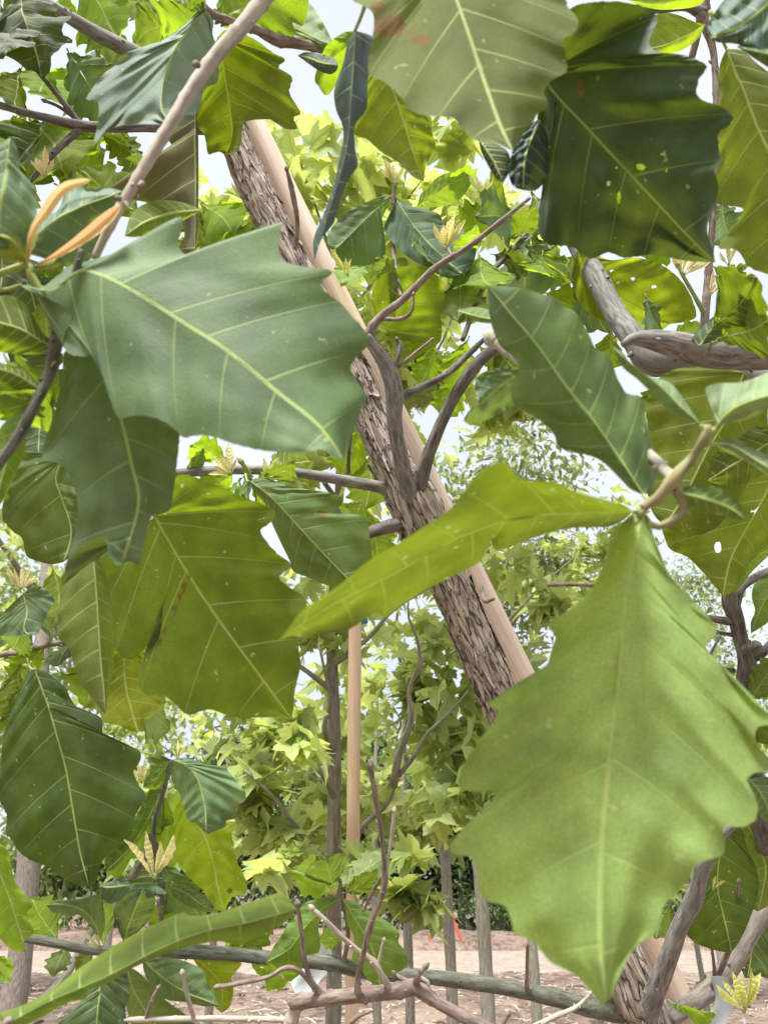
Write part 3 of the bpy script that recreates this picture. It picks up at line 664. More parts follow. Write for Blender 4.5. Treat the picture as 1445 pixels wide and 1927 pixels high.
for i, (x, d, top, h, cnt) in enumerate(((150, 26, 5.5, 170, 2600), (420, 27, 6, 230, 3200), (640, 26, 6.2, 260, 3200), (860, 27, 5.8, 230, 3200), (1080, 28, 6, 250, 3200), (1280, 27, 5.2, 170, 2600))):
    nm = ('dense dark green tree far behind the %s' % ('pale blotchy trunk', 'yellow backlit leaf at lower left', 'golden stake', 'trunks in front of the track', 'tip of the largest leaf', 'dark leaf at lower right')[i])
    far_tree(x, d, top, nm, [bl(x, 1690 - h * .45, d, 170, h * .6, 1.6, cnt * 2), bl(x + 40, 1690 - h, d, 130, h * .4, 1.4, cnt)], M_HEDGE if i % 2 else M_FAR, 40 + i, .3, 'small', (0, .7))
def shrub(x, y, d, rx, ry, label, seed, n=1500):
    b = P(x, y, d); base = Vector((b.x, b.y, .1)); t = empty('shrub', base, label, 'shrub', 'low shrubs behind the sandy track')
    for k in range(5): limb_to(t, base, base + Vector((math.cos(k * 1.3) * .5, math.sin(k * 1.3) * .4, 1.)), .03, seed=seed + k, name='stem')
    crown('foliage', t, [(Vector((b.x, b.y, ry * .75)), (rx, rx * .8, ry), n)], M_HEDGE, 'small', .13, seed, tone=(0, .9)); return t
shrub(560, 1750, 24, 1.6, .9, 'dark green shrub beyond the track behind the white tag', 60)
shrub(760, 1750, 24.5, 1.3, .8, 'dark rounded shrub beyond the track by the thinnest trunk', 61)
shrub(940, 1750, 24, 1.2, .85, 'dark rounded shrub left of the big leaf tip beyond the track', 62, 2000)
shrub(1120, 1750, 24.5, 1.5, .8, 'dark shrub hidden partly by the big leaf tip', 63)
shrub(1290, 1750, 24, 1.3, .8, 'dark shrub beyond the track near the dark leaf at lower right', 64)
shrub(200, 1750, 24, 1.8, .9, 'dark shrub beyond the track near the pale blotchy trunk', 65)

# orange A-frame barrier beyond the bed
bt = empty('barrier', Vector((P(838, 1770, 19.6).x, P(838, 1770, 19.6).y, .1)), 'orange A-frame trestle standing by the sandy track behind the young trunks', 'trestle')
gx, gy = bt.location.x, bt.location.y; gz = .08
def box_bar(name, parent, a, b, w, t, mat):
    a = Vector(a); b = Vector(b); d = (b - a).normalized(); u = Vector((0, 1, 0)); u = (u - d * u.dot(d)).normalized(); s = d.cross(u); mb = MB()
    vs = [e + u * (i * t / 2) + s * (j * w / 2) for e in (a, b) for i, j in ((-1, -1), (1, -1), (1, 1), (-1, 1))]
    fs = [(0, 1, 5, 4), (1, 2, 6, 5), (2, 3, 7, 6), (3, 0, 4, 7), (3, 2, 1, 0), (4, 5, 6, 7)]
    mb.add(vs, fs); me = mb.mesh(name, [mat], a); me.polygons.foreach_set('use_smooth', [False] * 6); return link(name, me, parent, a)
for dy in (-.35, .35):
    box_bar('leg', bt, (gx - .42, gy + dy, gz), (gx - .02, gy + dy * .8, 1.02), .045, .03, M_ORANGE); box_bar('leg', bt, (gx + .42, gy + dy, gz), (gx + .02, gy + dy * .8, 1.0), .045, .03, M_ORANGE)
box_bar('crossbar', bt, (gx, gy - .5, 1.03), (gx, gy + .5, 1.03), .1, .09, M_ORANGE)

# ------------------------------------------------------------------ the leaning oak
oak = empty('oak_tree', Vector((.55, .95, 0)), 'leaning young oak with flaky brown trunk, grey branches and broad wavy leaves', 'tree')
T0 = [(340, -30, 1.22, 27), (400, 150, 1.18, 30), (470, 323, 1.15, 34), (547, 476, 1.12, 36), (625, 630, 1.1, 38), (698, 770, 1.08, 40), (742, 870, 1.06, 42), (785, 950, 1.05, 50), (822, 1040, 1.04, 46), (872, 1149, 1.03, 43), (912, 1242, 1.02, 42), (955, 1340, 1.01, 42),
      (1020, 1490, 1.0, 43), (1095, 1660, .99, 46), (1165, 1800, .98, 50), (1200, 1890, .975, 56), (1245, 2000, .97, 52)]
T0 = [(x - (4 if 200 < y < 1500 else 0), y, d, r * (.97 if 930 < y < 1000 else .86)) for x, y, d, r in T0]; w0 = px(T0); w1 = Vector(w0[-1][:3]); w2 = Vector(w0[-4][:3]); dd = (w1 - w2).normalized(); k = (w1.z + .03) / -dd.z
gp = w1 + (dd + Vector((-.1, 0, 0))) * k; gp.z = -.03
oak.location = Vector((gp.x, gp.y, 0))
mb = MB(); tube(mb, w0 + [(*(w1.lerp(gp, .5)), .036), (*gp, .05)], 72, .0042, .05, .05, bark=.0035, seed=2)
# curling bark plates lifted off the trunk
sp = resample(catmull(w0, 8), 400); rg = random.Random(9)
for q in range(150):
    i = rg.randrange(15, 370); p = Vector(sp[i][:3]); t = (Vector(sp[i + 6][:3]) - p).normalized(); r = sp[i][3]
    a = rg.uniform(0, 2 * math.pi); u = UPV.cross(t).normalized(); v = t.cross(u); ln = rg.uniform(.02, .12); wd = rg.uniform(.15, .5); lift = rg.uniform(.0004, .0035)
    vs = []; fs = []; uv = []; nl = 10
    for j in range(nl + 1):
        s = j / nl; c = p + t * (s - .5) * ln
        for kx in range(5):
            e = (kx / 4 - .5) * wd * (.35 + .65 * math.sin(math.pi * min(1, s * .9 + .08))) * (1 + .5 * noise.noise(Vector((s * 6, q, kx * .1)))); an = a + e + .12 * math.sin(s * 5 + q)
            dr = u * math.cos(an) + v * math.sin(an); rr = r * 1.0 + .0006 + lift * (abs(s - .5) * 2) ** 3 + (lift * .6 if kx in (0, 4) else 0) + .0006 * noise.noise(Vector((s * 9, kx, q)))
            vs.append(c + dr * rr); uv.append((i * .0045 + s * ln + q * .37, an * r))
    for j in range(nl):
        for kx in range(4): b = j * 5 + kx; fs.append((b, b + 1, b + 6, b + 5))
    nb = len(vs); vs += [x - (x - p).normalized() * .0011 for x in vs]; uv = uv * 2
    fs += [tuple(nb + z for z in reversed(f)) for f in fs]
    for j in range(nl):
        for kx in (0, 4): b = j * 5 + kx; fs.append((b, b + 5, nb + b + 5, nb + b))
    for kx in range(4):
        for b in (kx, nl * 5 + kx): fs.append((b, b + 1, nb + b + 1, nb + b))
    mb.add(vs, fs, {'bark': uv})
o0 = Vector(w0[0][:3]); o = link('trunk', mb.mesh('trunk', [M_BARK], o0), oak, o0)

# pale stake along the trunk
s0, s1 = P(440, 158, 1.235), P(1287, 1900, 1.03); sd = (s1 - s0).normalized(); kk = (s1.z + .02) / -sd.z; sg = s1 + sd * kk
smb = MB(); tube(smb, [(*s0, .0185), (*s0.lerp(s1, .33), .0185), (*s0.lerp(s1, .66), .0182), (*s1, .0178), (*sg, .018)], 40, .02, .004)
stk = link('tree_stake', smb.mesh('tree_stake', [M_STAKE], s0), None, s0); tag(stk, 'smooth pale pinkish wooden stake leaning along the flaky oak trunk', 'stake')

def br(pts, mat=M_BRANCH, name='branch', parent=oak, seg=.004, **kw):
    kw.setdefault('knob', .1); kw.setdefault('rough', .03); kw.setdefault('sides', 16); kw.setdefault('nodes', .033 if mat in (M_TWIG, M_STEM) else 0)
    return branch(name, parent, pts, mat, seg=seg, seed=random.random() * 9, **kw)
br([(775, 945, 1.03, 17), (755, 870, 1.0, 15), (742, 790, .98, 14), (742, 735, .975, 17), (722, 680, .97, 14), (690, 632, .965, 12)])
br([(690, 634, .965, 11), (712, 600, .965, 8), (760, 562, .965, 7), (818, 505, .965, 6.5), (880, 465, .96, 5.5), (940, 418, .955, 4.5), (997, 372, .95, 3)], M_TWIG)
br([(692, 634, .965, 10), (672, 618, .968, 5), (655, 606, .97, 3)], M_DKBRANCH, 'twig')
br([(745, 748, .975, 10), (790, 730, .99, 7), (840, 704, 1.0, 6.5), (880, 668, 1.02, 6), (912, 637, 1.03, 4)], M_DKBRANCH)
br([(785, 920, 1.03, 17), (808, 850, 1.02, 13), (845, 765, 1.01, 11.5), (885, 700, 1.0, 12), (915, 668, 1.0, 11), (945, 650, 1.0, 11), (1000, 632, 1.0, 9), (1080, 600, 1.0, 6)], M_DKBRANCH)
br([(765, 935, 1.05, 15), (720, 918, 1.04, 12), (650, 905, 1.02, 10.5), (590, 894, 1.01, 9.5), (520, 886, 1.0, 9), (440, 884, 1.0, 9), (345, 890, 1.0, 9.5), (250, 905, 1.0, 8), (150, 885, 1.0, 6), (40, 860, 1.0, 4)])
br([(775, 985, 1.04, 15), (735, 990, 1.03, 13), (690, 1005, 1.02, 11), (620, 1040, 1.0, 8), (560, 1045, 1.0, 5)], M_DKBRANCH)
br([(655, 892, 1.01, 4), (657, 850, 1.0, 3.5), (663, 790, .99, 3)], M_DKBRANCH, 'twig')
br([(740, 700, .97, 4), (752, 655, .98, 6), (748, 640, .98, 3)], M_DKBRANCH, 'twig')
br([(750, 690, .975, 4), (780, 665, .985, 3), (812, 640, .99, 2.5)], M_TWIG, 'twig')
br([(720, 600, .965, 4), (755, 600, .95, 4), (775, 585, .94, 3), (778, 555, .94, 2.5)], M_TWIG, 'twig')
br([(555, 470, 1.06, 4), (560, 420, 1.05, 4), (550, 360, 1.04, 5), (540, 320, 1.03, 3)], M_TWIG, 'twig')
br([(905, 1100, 1.0, 3), (912, 1130, .98, 5), (925, 1128, .97, 3)], M_TWIG, 'twig')
# upper left branches
br([(400, 175, 1.17, 16), (330, 145, 1.15, 15), (250, 98, 1.13, 15), (180, 62, 1.12, 13), (110, 20, 1.1, 12), (40, -20, 1.1, 10)])
br([(430, 245, 1.15, 10), (350, 243, 1.1, 9), (270, 240, 1.05, 8.5), (220, 240, 1.03, 9), (155, 237, 1.02, 10), (80, 220, 1.0, 7.5), (0, 198, 1.0, 6.5), (-60, 180, 1.0, 6)], M_DKBRANCH)
br([(150, 232, 1.02, 6), (110, 180, 1.01, 5), (68, 130, 1.0, 4)], M_DKBRANCH, 'twig')
br([(142, 222, 1.02, 4), (110, 200, 1.01, 3), (86, 190, 1.0, 3)], M_DKBRANCH, 'twig')
br([(150, 244, 1.02, 7), (105, 285, 1.0, 6), (75, 320, .99, 5), (50, 350, .98, 4)], M_DKBRANCH, 'twig')
# low branches
br([(1175, 1905, .98, 20), (1110, 1896, .96, 17), (1040, 1877, .95, 15), (950, 1858, .94, 14), (870, 1846, .93, 13.5), (800, 1838, .92, 13), (700, 1830, .91, 13), (620, 1812, .9, 14), (540, 1806, .9, 12), (450, 1797, .9, 12), (345, 1790, .9, 13), (260, 1790, .9, 10), (170, 1787, .9, 9), (90, 1772, .9, 8.5), (0, 1756, .9, 8), (-70, 1740, .9, 7)], M_OLIVEBR)
br([(1215, 1905, .96, 24), (1235, 1860, .94, 18), (1258, 1800, .92, 17), (1278, 1745, .91, 16), (1300, 1703, .9, 18), (1312, 1670, .89, 15), (1322, 1630, .88, 15), (1345, 1590, .87, 11), (1372, 1558, .86, 8), (1400, 1530, .86, 5)], M_BRANCH)
br([(1255, 1915, 1.0, 18), (1310, 1880, 1.02, 18), (1350, 1850, 1.03, 18), (1385, 1800, 1.04, 18), (1410, 1755, 1.05, 17), (1450, 1700, 1.06, 16), (1520, 1600, 1.08, 14)], M_PALEBR)
br([(1340, 1858, 1.02, 6), (1360, 1815, 1.0, 5), (1375, 1770, .99, 5.5), (1382, 1715, .98, 4), (1389, 1660, .97, 3)], M_TWIG, 'twig')
br([(1345, 1850, 1.02, 4), (1342, 1810, 1.0, 3), (1337, 1775, .99, 2.5)], M_TWIG, 'twig')
br([(992, 1868, .94, 5), (991, 1840, .93, 3.5), (992, 1780, .92, 3)], M_TWIG, 'twig')
br([(250, 1650, .93, 9), (275, 1605, .93, 8), (283, 1568, .93, 6)], M_PALEBR, 'twig')
# right-hand limbs
br([(1045, 380, 1.06, 18), (1085, 455, 1.02, 20), (1125, 530, .98, 21), (1160, 595, .95, 22), (1195, 640, .92, 26), (1225, 680, .9, 30), (1270, 680, .9, 27), (1330, 695, .92, 26), (1400, 712, .94, 25), (1500, 735, .96, 24)], M_BRANCH)
br([(1170, 650, .76, 5), (1192, 638, .76, 12), (1230, 640, .765, 20), (1275, 650, .77, 26), (1325, 662, .775, 29), (1380, 664, .78, 31), (1445, 664, .78, 31), (1540, 650, .8, 31)], M_BRANCH)
br([(1398, 1330, .95, 14), (1398, 1290, .95, 16), (1405, 1245, .95, 18), (1392, 1200, .95, 13), (1384, 1165, .95, 14), (1372, 1125, .95, 15), (1378, 1095, .95, 6), (1395, 1090, .95, 5)], M_DKBRANCH)
br([(1440, 1600, 1.0, 17), (1415, 1450, .98, 17), (1398, 1325, .95, 16)], M_DKBRANCH)
br([(1380, 1150, .95, 10), (1392, 1110, .96, 8), (1415, 1090, .97, 8), (1450, 1075, .98, 9), (1530, 1050, 1.0, 9)], M_DKBRANCH)
for q in ([(1375, 1170, .95, 8), (1350, 1166, .94, 7), (1325, 1160, .93, 4)], [(1378, 1262, .95, 6), (1360, 1260, .94, 4), (1335, 1257, .93, 3)], [(1415, 1240, .95, 8), (1435, 1228, .94, 8), (1460, 1200, .95, 8)], [(1376, 1195, .95, 4), (1350, 1190, .94, 3)],
          [(1340, 1225, .94, 2), (1330, 1240, .93, 3), (1350, 1205, .95, 2)], [(1402, 1222, .94, 10), (1418, 1218, .92, 9)]):
    br(q, M_DKBRANCH, 'twig')
br([(1322, 640, .93, 7), (1326, 590, .93, 8), (1335, 480, .94, 6.5), (1348, 300, .95, 5.5), (1347, 200, .96, 6), (1342, 100, .97, 6), (1325, 40, .97, 8), (1330, -30, .97, 8)], M_TWIG, 'branch')
br([(1150, 22, 1.0, 7), (1235, 18, .98, 7), (1290, 12, .97, 8), (1322, 25, .97, 11), (1330, 10, .97, 6)], M_DKBRANCH)
br([(1295, 130, .99, 5), (1308, 80, .98, 7), (1318, 35, .97, 7)], M_TWIG, 'twig')
br([(1326, 592, .93, 6), (1308, 560, .92, 4), (1285, 520, .91, 3.5), (1275, 500, .9, 3)], M_PETIOLE, 'twig')
br([(1030, 1101, 1.2, 4), (1070, 1100, 1.21, 3.5), (1110, 1101, 1.2, 4)], M_TWIG, 'twig')
# small branches carrying the mid leaves of the upper middle
br([(755, 560, 1.05, 4), (740, 470, 1.1, 4), (740, 380, 1.12, 4), (745, 340, 1.12, 3)], M_TWIG)
br([(880, 465, .96, 4), (850, 480, 1.02, 3), (840, 450, 1.04, 3)], M_TWIG, 'twig')
br([(870, 640, 1.05, 5), (920, 520, 1.1, 5), (990, 440, 1.15, 5), (1040, 330, 1.18, 4)], M_DKBRANCH)
br([(0, 1232, 1.0, 6), (50, 1226, 1.0, 7), (90, 1213, 1.0, 6), (140, 1208, 1.0, 5), (230, 1200, 1.0, 4)], M_TWIG)
br([(430, 960, 1.0, 5), (470, 905, .98, 5), (455, 870, .97, 4)], M_PETIOLE, 'twig')
br([(310, 1700, .9, 6), (300, 1640, .9, 5), (290, 1560, .9, 5), (310, 1480, .9, 5), (322, 1430, .9, 4)], M_OLIVEBR, 'branch')
br([(300, 1800, .9, 6), (305, 1750, .9, 5), (300, 1690, .9, 4)], M_TWIG)
br([(645, 1815, .9, 5), (655, 1760, .9, 4), (645, 1690, .9, 4), (640, 1660, .9, 3)], M_TWIG, 'twig')
br([(10, 1240, 1.0, 4), (40, 1250, .99, 4), (62, 1258, .98, 4)], M_PETIOLE, 'twig')

# ------------------------------------------------------------------ nearer leafy branches reaching into view
GB = 'leafy oak branches reaching in close to the viewer'
def spray(x, y, d, label): return empty('oak_branch', P(x, y, d), label, 'branch', GB)

# --- right spray: junction twig with the big hanging leaf
rs = spray(1265, 905, .36, 'close leafy twig at right with one very large pale green leaf hanging tip down')
D = .36
br([(1330, 800, .355, 7), (1325, 825, .355, 9.5), (1300, 862, .36, 8.5), (1268, 900, .36, 14), (1240, 932, .36, 9), (1215, 952, .36, 9), (1207, 962, .36, 6)], M_JUNC, 'twig', rs, .002)
br([(1268, 900, .36, 11), (1250, 885, .375, 10), (1232, 865, .39, 10), (1190, 830, .43, 10), (1130, 790, .47, 11), (1050, 730, .5, 12), (930, 640, .55, 12)], M_STEM, 'twig', rs, .002)
br([(1268, 905, .36, 9), (1285, 950, .362, 9), (1275, 975, .364, 9), (1240, 990, .366, 7), (1215, 985, .368, 6)], M_JUNC, 'twig', rs, .002)
hero(rs, [(1210, 965), (1188, 1060), (1170, 1190), (1160, 1300), (1150, 1400), (1138, 1500), (1130, 1620), (1130, 1760), (1139, 1888)],
     [(1190, 968), (1164, 990), (1149, 1012), (1122, 1093), (1081, 1139), (1040, 1168), (1030, 1180), (1046, 1196), (1040, 1214), (1028, 1252), (998, 1282), (960, 1305), (917, 1323), (940, 1338), (923, 1365), (904, 1391), (869, 1445), (863, 1480), (882, 1488), (931, 1490), (915, 1520), (884, 1545), (850, 1587), (853, 1607), (884, 1613), (897, 1630), (899, 1659), (907, 1689), (930, 1700), (949, 1704), (962, 1731), (968, 1756), (998, 1767), (1013, 1781), (1036, 1811), (1081, 1834), (1104, 1857), (1122, 1880)],
     [(1222, 975), (1226, 999), (1243, 1044), (1266, 1101), (1296, 1139), (1345, 1174), (1345, 1196), (1328, 1212), (1334, 1244), (1356, 1274), (1405, 1312), (1450, 1348), (1452, 1362), (1422, 1373), (1424, 1403), (1448, 1428), (1450, 1450), (1413, 1456), (1406, 1472), (1419, 1498), (1426, 1525), (1417, 1549), (1394, 1557), (1362, 1555), (1362, 1581), (1363, 1602), (1349, 1615), (1311, 1626), (1292, 1660), (1251, 1702), (1241, 1732), (1232, 1758), (1202, 1777), (1179, 1808), (1160, 1853), (1150, 1878)],
     .36, .28, .012, .006, 'top', (.26, .38, .11), .27, bend=-.004, wave=.006, quilt=.0014, NT=110, NS=18, pet=(1209, 955, .36))
hero(rs, [(1190, 963), (1080, 966), (985, 972), (920, 990), (840, 1022), (740, 1080), (640, 1130), (560, 1180), (525, 1206)],
     [(1170, 950), (1090, 927), (1040, 907), (1000, 906), (975, 900), (960, 880), (945, 868), (915, 880), (875, 920), (850, 955), (800, 990), (740, 1028), (690, 1058), (630, 1108), (570, 1148), (545, 1180)],
     [(1150, 990), (1080, 993), (1040, 1001), (990, 1017), (940, 1036), (926, 1030), (922, 1014), (905, 1055), (860, 1080), (800, 1110), (750, 1142), (722, 1163), (705, 1152), (662, 1182), (622, 1192), (600, 1190), (575, 1203), (550, 1197)],
     .36, .33, -.05, .035, 'under', (.075, .1, .015), .28, wave=.006, pet=(1205, 958, .36), NT=80)
hero(rs, [(1210, 932), (1160, 855), (1115, 790), (1060, 720), (1010, 650), (960, 590), (917, 538)],
     [(1185, 920), (1170, 905), (1130, 867), (1090, 852), (1052, 842), (1040, 815), (1010, 787), (980, 770), (965, 755), (962, 725), (977, 692), (963, 670), (940, 650), (925, 612), (918, 575)],
     [(1226, 920), (1234, 880), (1218, 800), (1206, 748), (1182, 742), (1165, 720), (1150, 680), (1138, 664), (1120, 655), (1105, 625), (1085, 590), (1060, 575), (1045, 560), (1010, 551), (985, 542), (950, 540)],
     .37, .42, .03, .02, 'top', (.11, .18, .05), .25, wave=.006, quilt=.002, pet=(1232, 945, .36), NT=80)
hero(rs, [(1262, 925), (1290, 930), (1330, 940), (1370, 955), (1402, 977)], [(1290, 914), (1330, 913), (1365, 925), (1392, 948)], [(1275, 942), (1310, 958), (1350, 968), (1385, 977)], .36, .35, .004, .006, 'top', 'green', .25, NT=30, NS=6, pet=(1258, 922, .36), wave=.002)
hero(rs, [(1318, 798), (1280, 765), (1240, 725), (1195, 690), (1150, 652)], [(1290, 758), (1262, 722), (1222, 708), (1190, 690), (1170, 662)], [(1285, 785), (1250, 765), (1225, 740), (1200, 715), (1170, 690)], .355, .38, .01, .01, 'top', 'pale', .25, NT=30, NS=6, pet=(1325, 815, .355), wave=.003)
hero(rs, [(1345, 805), (1370, 775), (1410, 755), (1470, 735), (1550, 700)], [(1342, 775), (1350, 758), (1325, 735), (1345, 722), (1400, 718), (1470, 690), (1520, 680)], [(1370, 795), (1400, 790), (1450, 770), (1500, 765), (1540, 730)], .355, .33, .015, .01, 'top', 'pale', .2, NT=40, NS=8, pet=(1335, 815, .355))
hero(rs, [(1345, 835), (1375, 838), (1420, 865), (1470, 900), (1520, 960)], [(1370, 825), (1400, 838), (1440, 855), (1500, 890)], [(1362, 848), (1400, 866), (1440, 893), (1480, 930)], .355, .33, .01, .02, 'top', 'pale', .25, NT=30, NS=6, pet=(1325, 835, .356))
hero(rs, [(985, 700), (950, 720), (920, 745), (890, 770), (872, 792)], [(965, 690), (930, 694), (900, 706), (893, 730), (900, 755), (880, 775)], [(980, 735), (972, 760), (940, 778), (905, 795), (885, 800)], .47, .46, .0, .01, 'top', 'grey2', .2, NT=30, NS=8, pet=(1005, 690, .49))
hero(rs, [(860, 585), (885, 592), (920, 600), (960, 603)], [(870, 581), (900, 578), (940, 590)], [(870, 590), (900, 606), (940, 608)], .55, .5, .01, .01, 'top', 'green', .25, NT=20, NS=5)

# --- left spray: two big grey-green leaves and the blurred stem
ls = spray(60, 540, .42, 'close leafy twig at left with a broad grey-green leaf across the view')
br([(155, 470, .43, 6), (120, 600, .43, 12), (105, 650, .43, 13), (95, 700, .43, 11), (70, 755, .42, 10), (30, 830, .42, 10), (-40, 920, .42, 11)], M_OLIVEBR, 'twig', ls, .002)
br([(105, 645, .43, 10), (95, 590, .43, 9), (60, 520, .43, 8), (45, 500, .43, 7), (-60, 540, .42, 7)], M_PETIOLE, 'twig', ls, .002)
hero(ls, [(40, 537), (95, 545), (150, 510), (190, 516), (250, 545), (345, 605), (430, 660), (520, 735), (600, 800), (646, 864)],
     [(70, 535), (112, 540), (122, 505), (170, 490), (230, 470), (300, 425), (343, 408), (341, 435), (335, 466), (375, 488), (430, 480), (480, 455), (532, 417), (524, 447), (530, 485), (560, 500), (626, 509), (605, 530), (612, 548), (640, 570), (680, 615), (697, 645), (672, 670), (660, 700), (689, 745), (680, 768), (668, 800), (656, 835)],
     [(55, 548), (80, 556), (125, 580), (135, 600), (120, 637), (128, 664), (160, 671), (185, 668), (195, 700), (205, 745), (225, 787), (250, 782), (290, 785), (320, 800), (345, 823), (365, 820), (400, 822), (450, 838), (510, 850), (570, 850), (608, 846), (625, 860)],
     .42, .36, .03, -.012, 'top', (.095, .16, .065), .16, wave=.0035, quilt=.0012, NT=110, NS=18, bend=-.008, pet=(-10, 543, .43), label='broad blurred grey-green leaf with wavy lobes')
hero(ls, [(165, 640), (190, 690), (228, 790), (248, 870), (262, 950), (230, 1062)],
     [(122, 662), (118, 700), (105, 770), (79, 858), (105, 870), (130, 892), (146, 940), (145, 990), (128, 1050), (112, 1108), (140, 1040), (185, 1010), (200, 1020), (205, 1045), (220, 1063)],
     [(240, 700), (290, 775), (335, 800), (338, 830), (334, 870), (326, 930), (318, 962), (286, 972), (277, 1000), (268, 1040), (262, 1063), (246, 1056)],
     .43, .39, -.012, .02, 'top', (.1, .16, .07), .16, wave=.005, quilt=.002, NT=90, NS=14, pet=(120, 610, .43))
hero(ls, [(20, 258), (15, 300), (8, 350), (-5, 420), (-10, 470)], [(35, 285), (42, 335), (65, 352), (70, 400), (62, 430), (40, 465)], [(-20, 290), (-60, 350), (-60, 420), (-40, 460)], .40, .38, .01, .01, 'top', 'grey2', .2, NT=40, NS=8)
hero(ls, [(35, 470), (70, 440), (110, 410), (150, 390), (190, 375), (232, 360)], [(48, 440), (80, 410), (110, 395), (125, 362), (150, 352), (200, 352)], [(60, 480), (100, 490), (140, 505), (185, 475), (190, 440), (218, 400)], .44, .47, .01, .015, 'top', 'grey2', .2, NT=50, NS=10, wave=.006)
young(ls, 50, 505, .4, 4, 105, 110, 38, (.42, .5, .1), 3)
def lance(parent, pts, dd, rad, col):
    """folded narrow leaflet along a pixel path"""
    mid = pts; a = []; b = []
    for i in range(1, len(pts) * 3):
        t = i / (len(pts) * 3); q = catmull(pts, 10)[int(t * (len(pts) - 1) * 10)]; q2 = catmull(pts, 10)[min(int(t * (len(pts) - 1) * 10) + 1, (len(pts) - 1) * 10)]
        dx, dy = q2[0] - q[0], q2[1] - q[1]; l = math.hypot(dx, dy) or 1; w = rad * math.sin(math.pi * t ** 1.6) + 2.5
        a.append((q[0] - dy / l * w, q[1] + dx / l * w)); b.append((q[0] + dy / l * w, q[1] - dx / l * w))
    mb = leaf_grid(mid, a, b, 30, 5, lambda x, y, t, s, si, ex: P(x, y, dd[0] + (dd[1] - dd[0]) * t + ex - .006 * s), .0012, 0, 2); mb.uv['vein'] = {k: (.5, v[1] * .8) for k, v in mb.uv['vein'].items()}; b0 = P(*mid[0], dd[0])
    o = link('young_leaf', mb.mesh('young_leaf', [M_YOUNG], b0), parent, b0); o.color = (*col, 1); return o
lance(ls, [(52, 500), (60, 440), (85, 400), (120, 355), (172, 338)], (.4, .38), 9, (.72, .55, .26))
lance(ls, [(70, 500), (110, 478), (160, 445), (200, 412), (228, 385)], (.4, .42), 10, (.75, .5, .24))
hero(ls, [(55, 490), (40, 470), (20, 450), (-10, 440)], [(60, 470), (45, 440), (15, 432)], [(35, 495), (10, 490), (-15, 470)], .4, .38, .01, .01, 'top', (.3, .36, .05), .3, NT=20, NS=5)
hero(ls, [(60, 510), (80, 505), (105, 500), (122, 495)], [(75, 492), (100, 488), (115, 488)], [(75, 518), (100, 522), (118, 512)], .4, .4, .005, .005, 'under', 'lime', .4, NT=20, NS=5)
hero(ls, [(112, 657), (75, 640), (40, 620), (0, 607), (-60, 590)], [(98, 640), (80, 625), (60, 588), (32, 560), (0, 556), (-50, 560)], [(85, 664), (60, 667), (0, 662), (-50, 640)], .43, .44, .01, .02, 'under', 'olive', .45, NT=40, NS=8)
hero(ls, [(78, 735), (50, 715), (20, 700), (-20, 690)], [(68, 715), (45, 695), (20, 688), (-10, 680)], [(50, 733), (20, 736), (-15, 730)], .42, .43, .01, .02, 'under', 'yel', .45, NT=24, NS=6)
hero(ls, [(72, 745), (40, 800), (20, 850), (5, 900), (-10, 960)], [(62, 770), (47, 800), (50, 830), (40, 870), (25, 900), (8, 940)], [(40, 770), (5, 800), (-15, 850), (-20, 900)], .42, .43, .02, .02, 'under', 'lime', .45, NT=40, NS=8)
gleaf(ls, 70, 745, .42, 0, 790, .45, 150, 'lime', .45); gleaf(ls, 98, 690, .43, 40, 770, .5, 200, 'lime', .4)

# --- long tan stem crossing the upper left
ts = spray(450, 60, .5, 'smooth tan bare stem slanting down across the upper left, close and blurred')
br([(620, -160, .52, 16), (540, -50, .5, 15.5), (495, 0, .5, 15), (460, 45, .49, 15), (402, 110, .48, 14), (360, 170, .47, 13), (320, 235, .46, 12), (270, 318, .45, 11), (245, 360, .445, 10), (210, 420, .44, 9), (178, 488, .44, 7)], M_STEM, 'stem', ts, .003, knob=.1)
for q in ([(372, 122, .465, 7), (368, 120, .46, 6), (364, 124, .458, 2)], [(268, 345, .44, 6), (263, 350, .437, 5), (260, 352, .436, 2)], [(226, 375, .437, 6), (220, 372, .435, 5), (216, 374, .434, 2)]):
    br(q, M_TWIG, 'bud', ts, .001)

# --- top left: grey leaf, brown hanging leaf, upper twig
tl = spray(390, 20, .6, 'twig at the top left with a drooping grey leaf and a folded brownish hanging leaf')
br([(620, 95, .7, 8), (560, 82, .68, 9), (520, 75, .67, 11), (480, 55, .65, 8), (430, 40, .63, 8), (385, 15, .6, 8), (360, -40, .6, 8)], M_TWIG, 'twig', tl, .003)
hero(tl, [(388, 18), (350, 60), (322, 105), (308, 150), (305, 200), (322, 238)],
     [(372, 22), (350, 45), (330, 60), (280, 90), (235, 100), (215, 125), (195, 140), (163, 186), (184, 190), (186, 225), (178, 268), (205, 246), (228, 236), (270, 233), (300, 234)],
     [(402, 40), (400, 70), (411, 120), (409, 155), (385, 166), (380, 190), (370, 212), (345, 235)],
     .58, .54, .0, .03, 'top', (.14, .2, .16), .16, wave=.008, quilt=.003, NT=70, NS=14, pet=(385, -5, .6))
hero(tl, [(368, 205), (368, 270), (369, 340), (368, 410), (367, 484)], [(345, 225), (315, 255), (330, 288), (290, 302), (225, 340), (210, 360), (245, 374), (290, 386), (278, 398), (330, 402), (348, 440), (337, 468), (350, 480)],
     [(373, 240), (374, 300), (374, 360), (373, 430)], .66, .64, .05, .04, 'under', 'brown', .12, NT=60, NS=12, wave=.01, quilt=.003, label='folded brownish leaf hanging edge-on with a reddish rib')
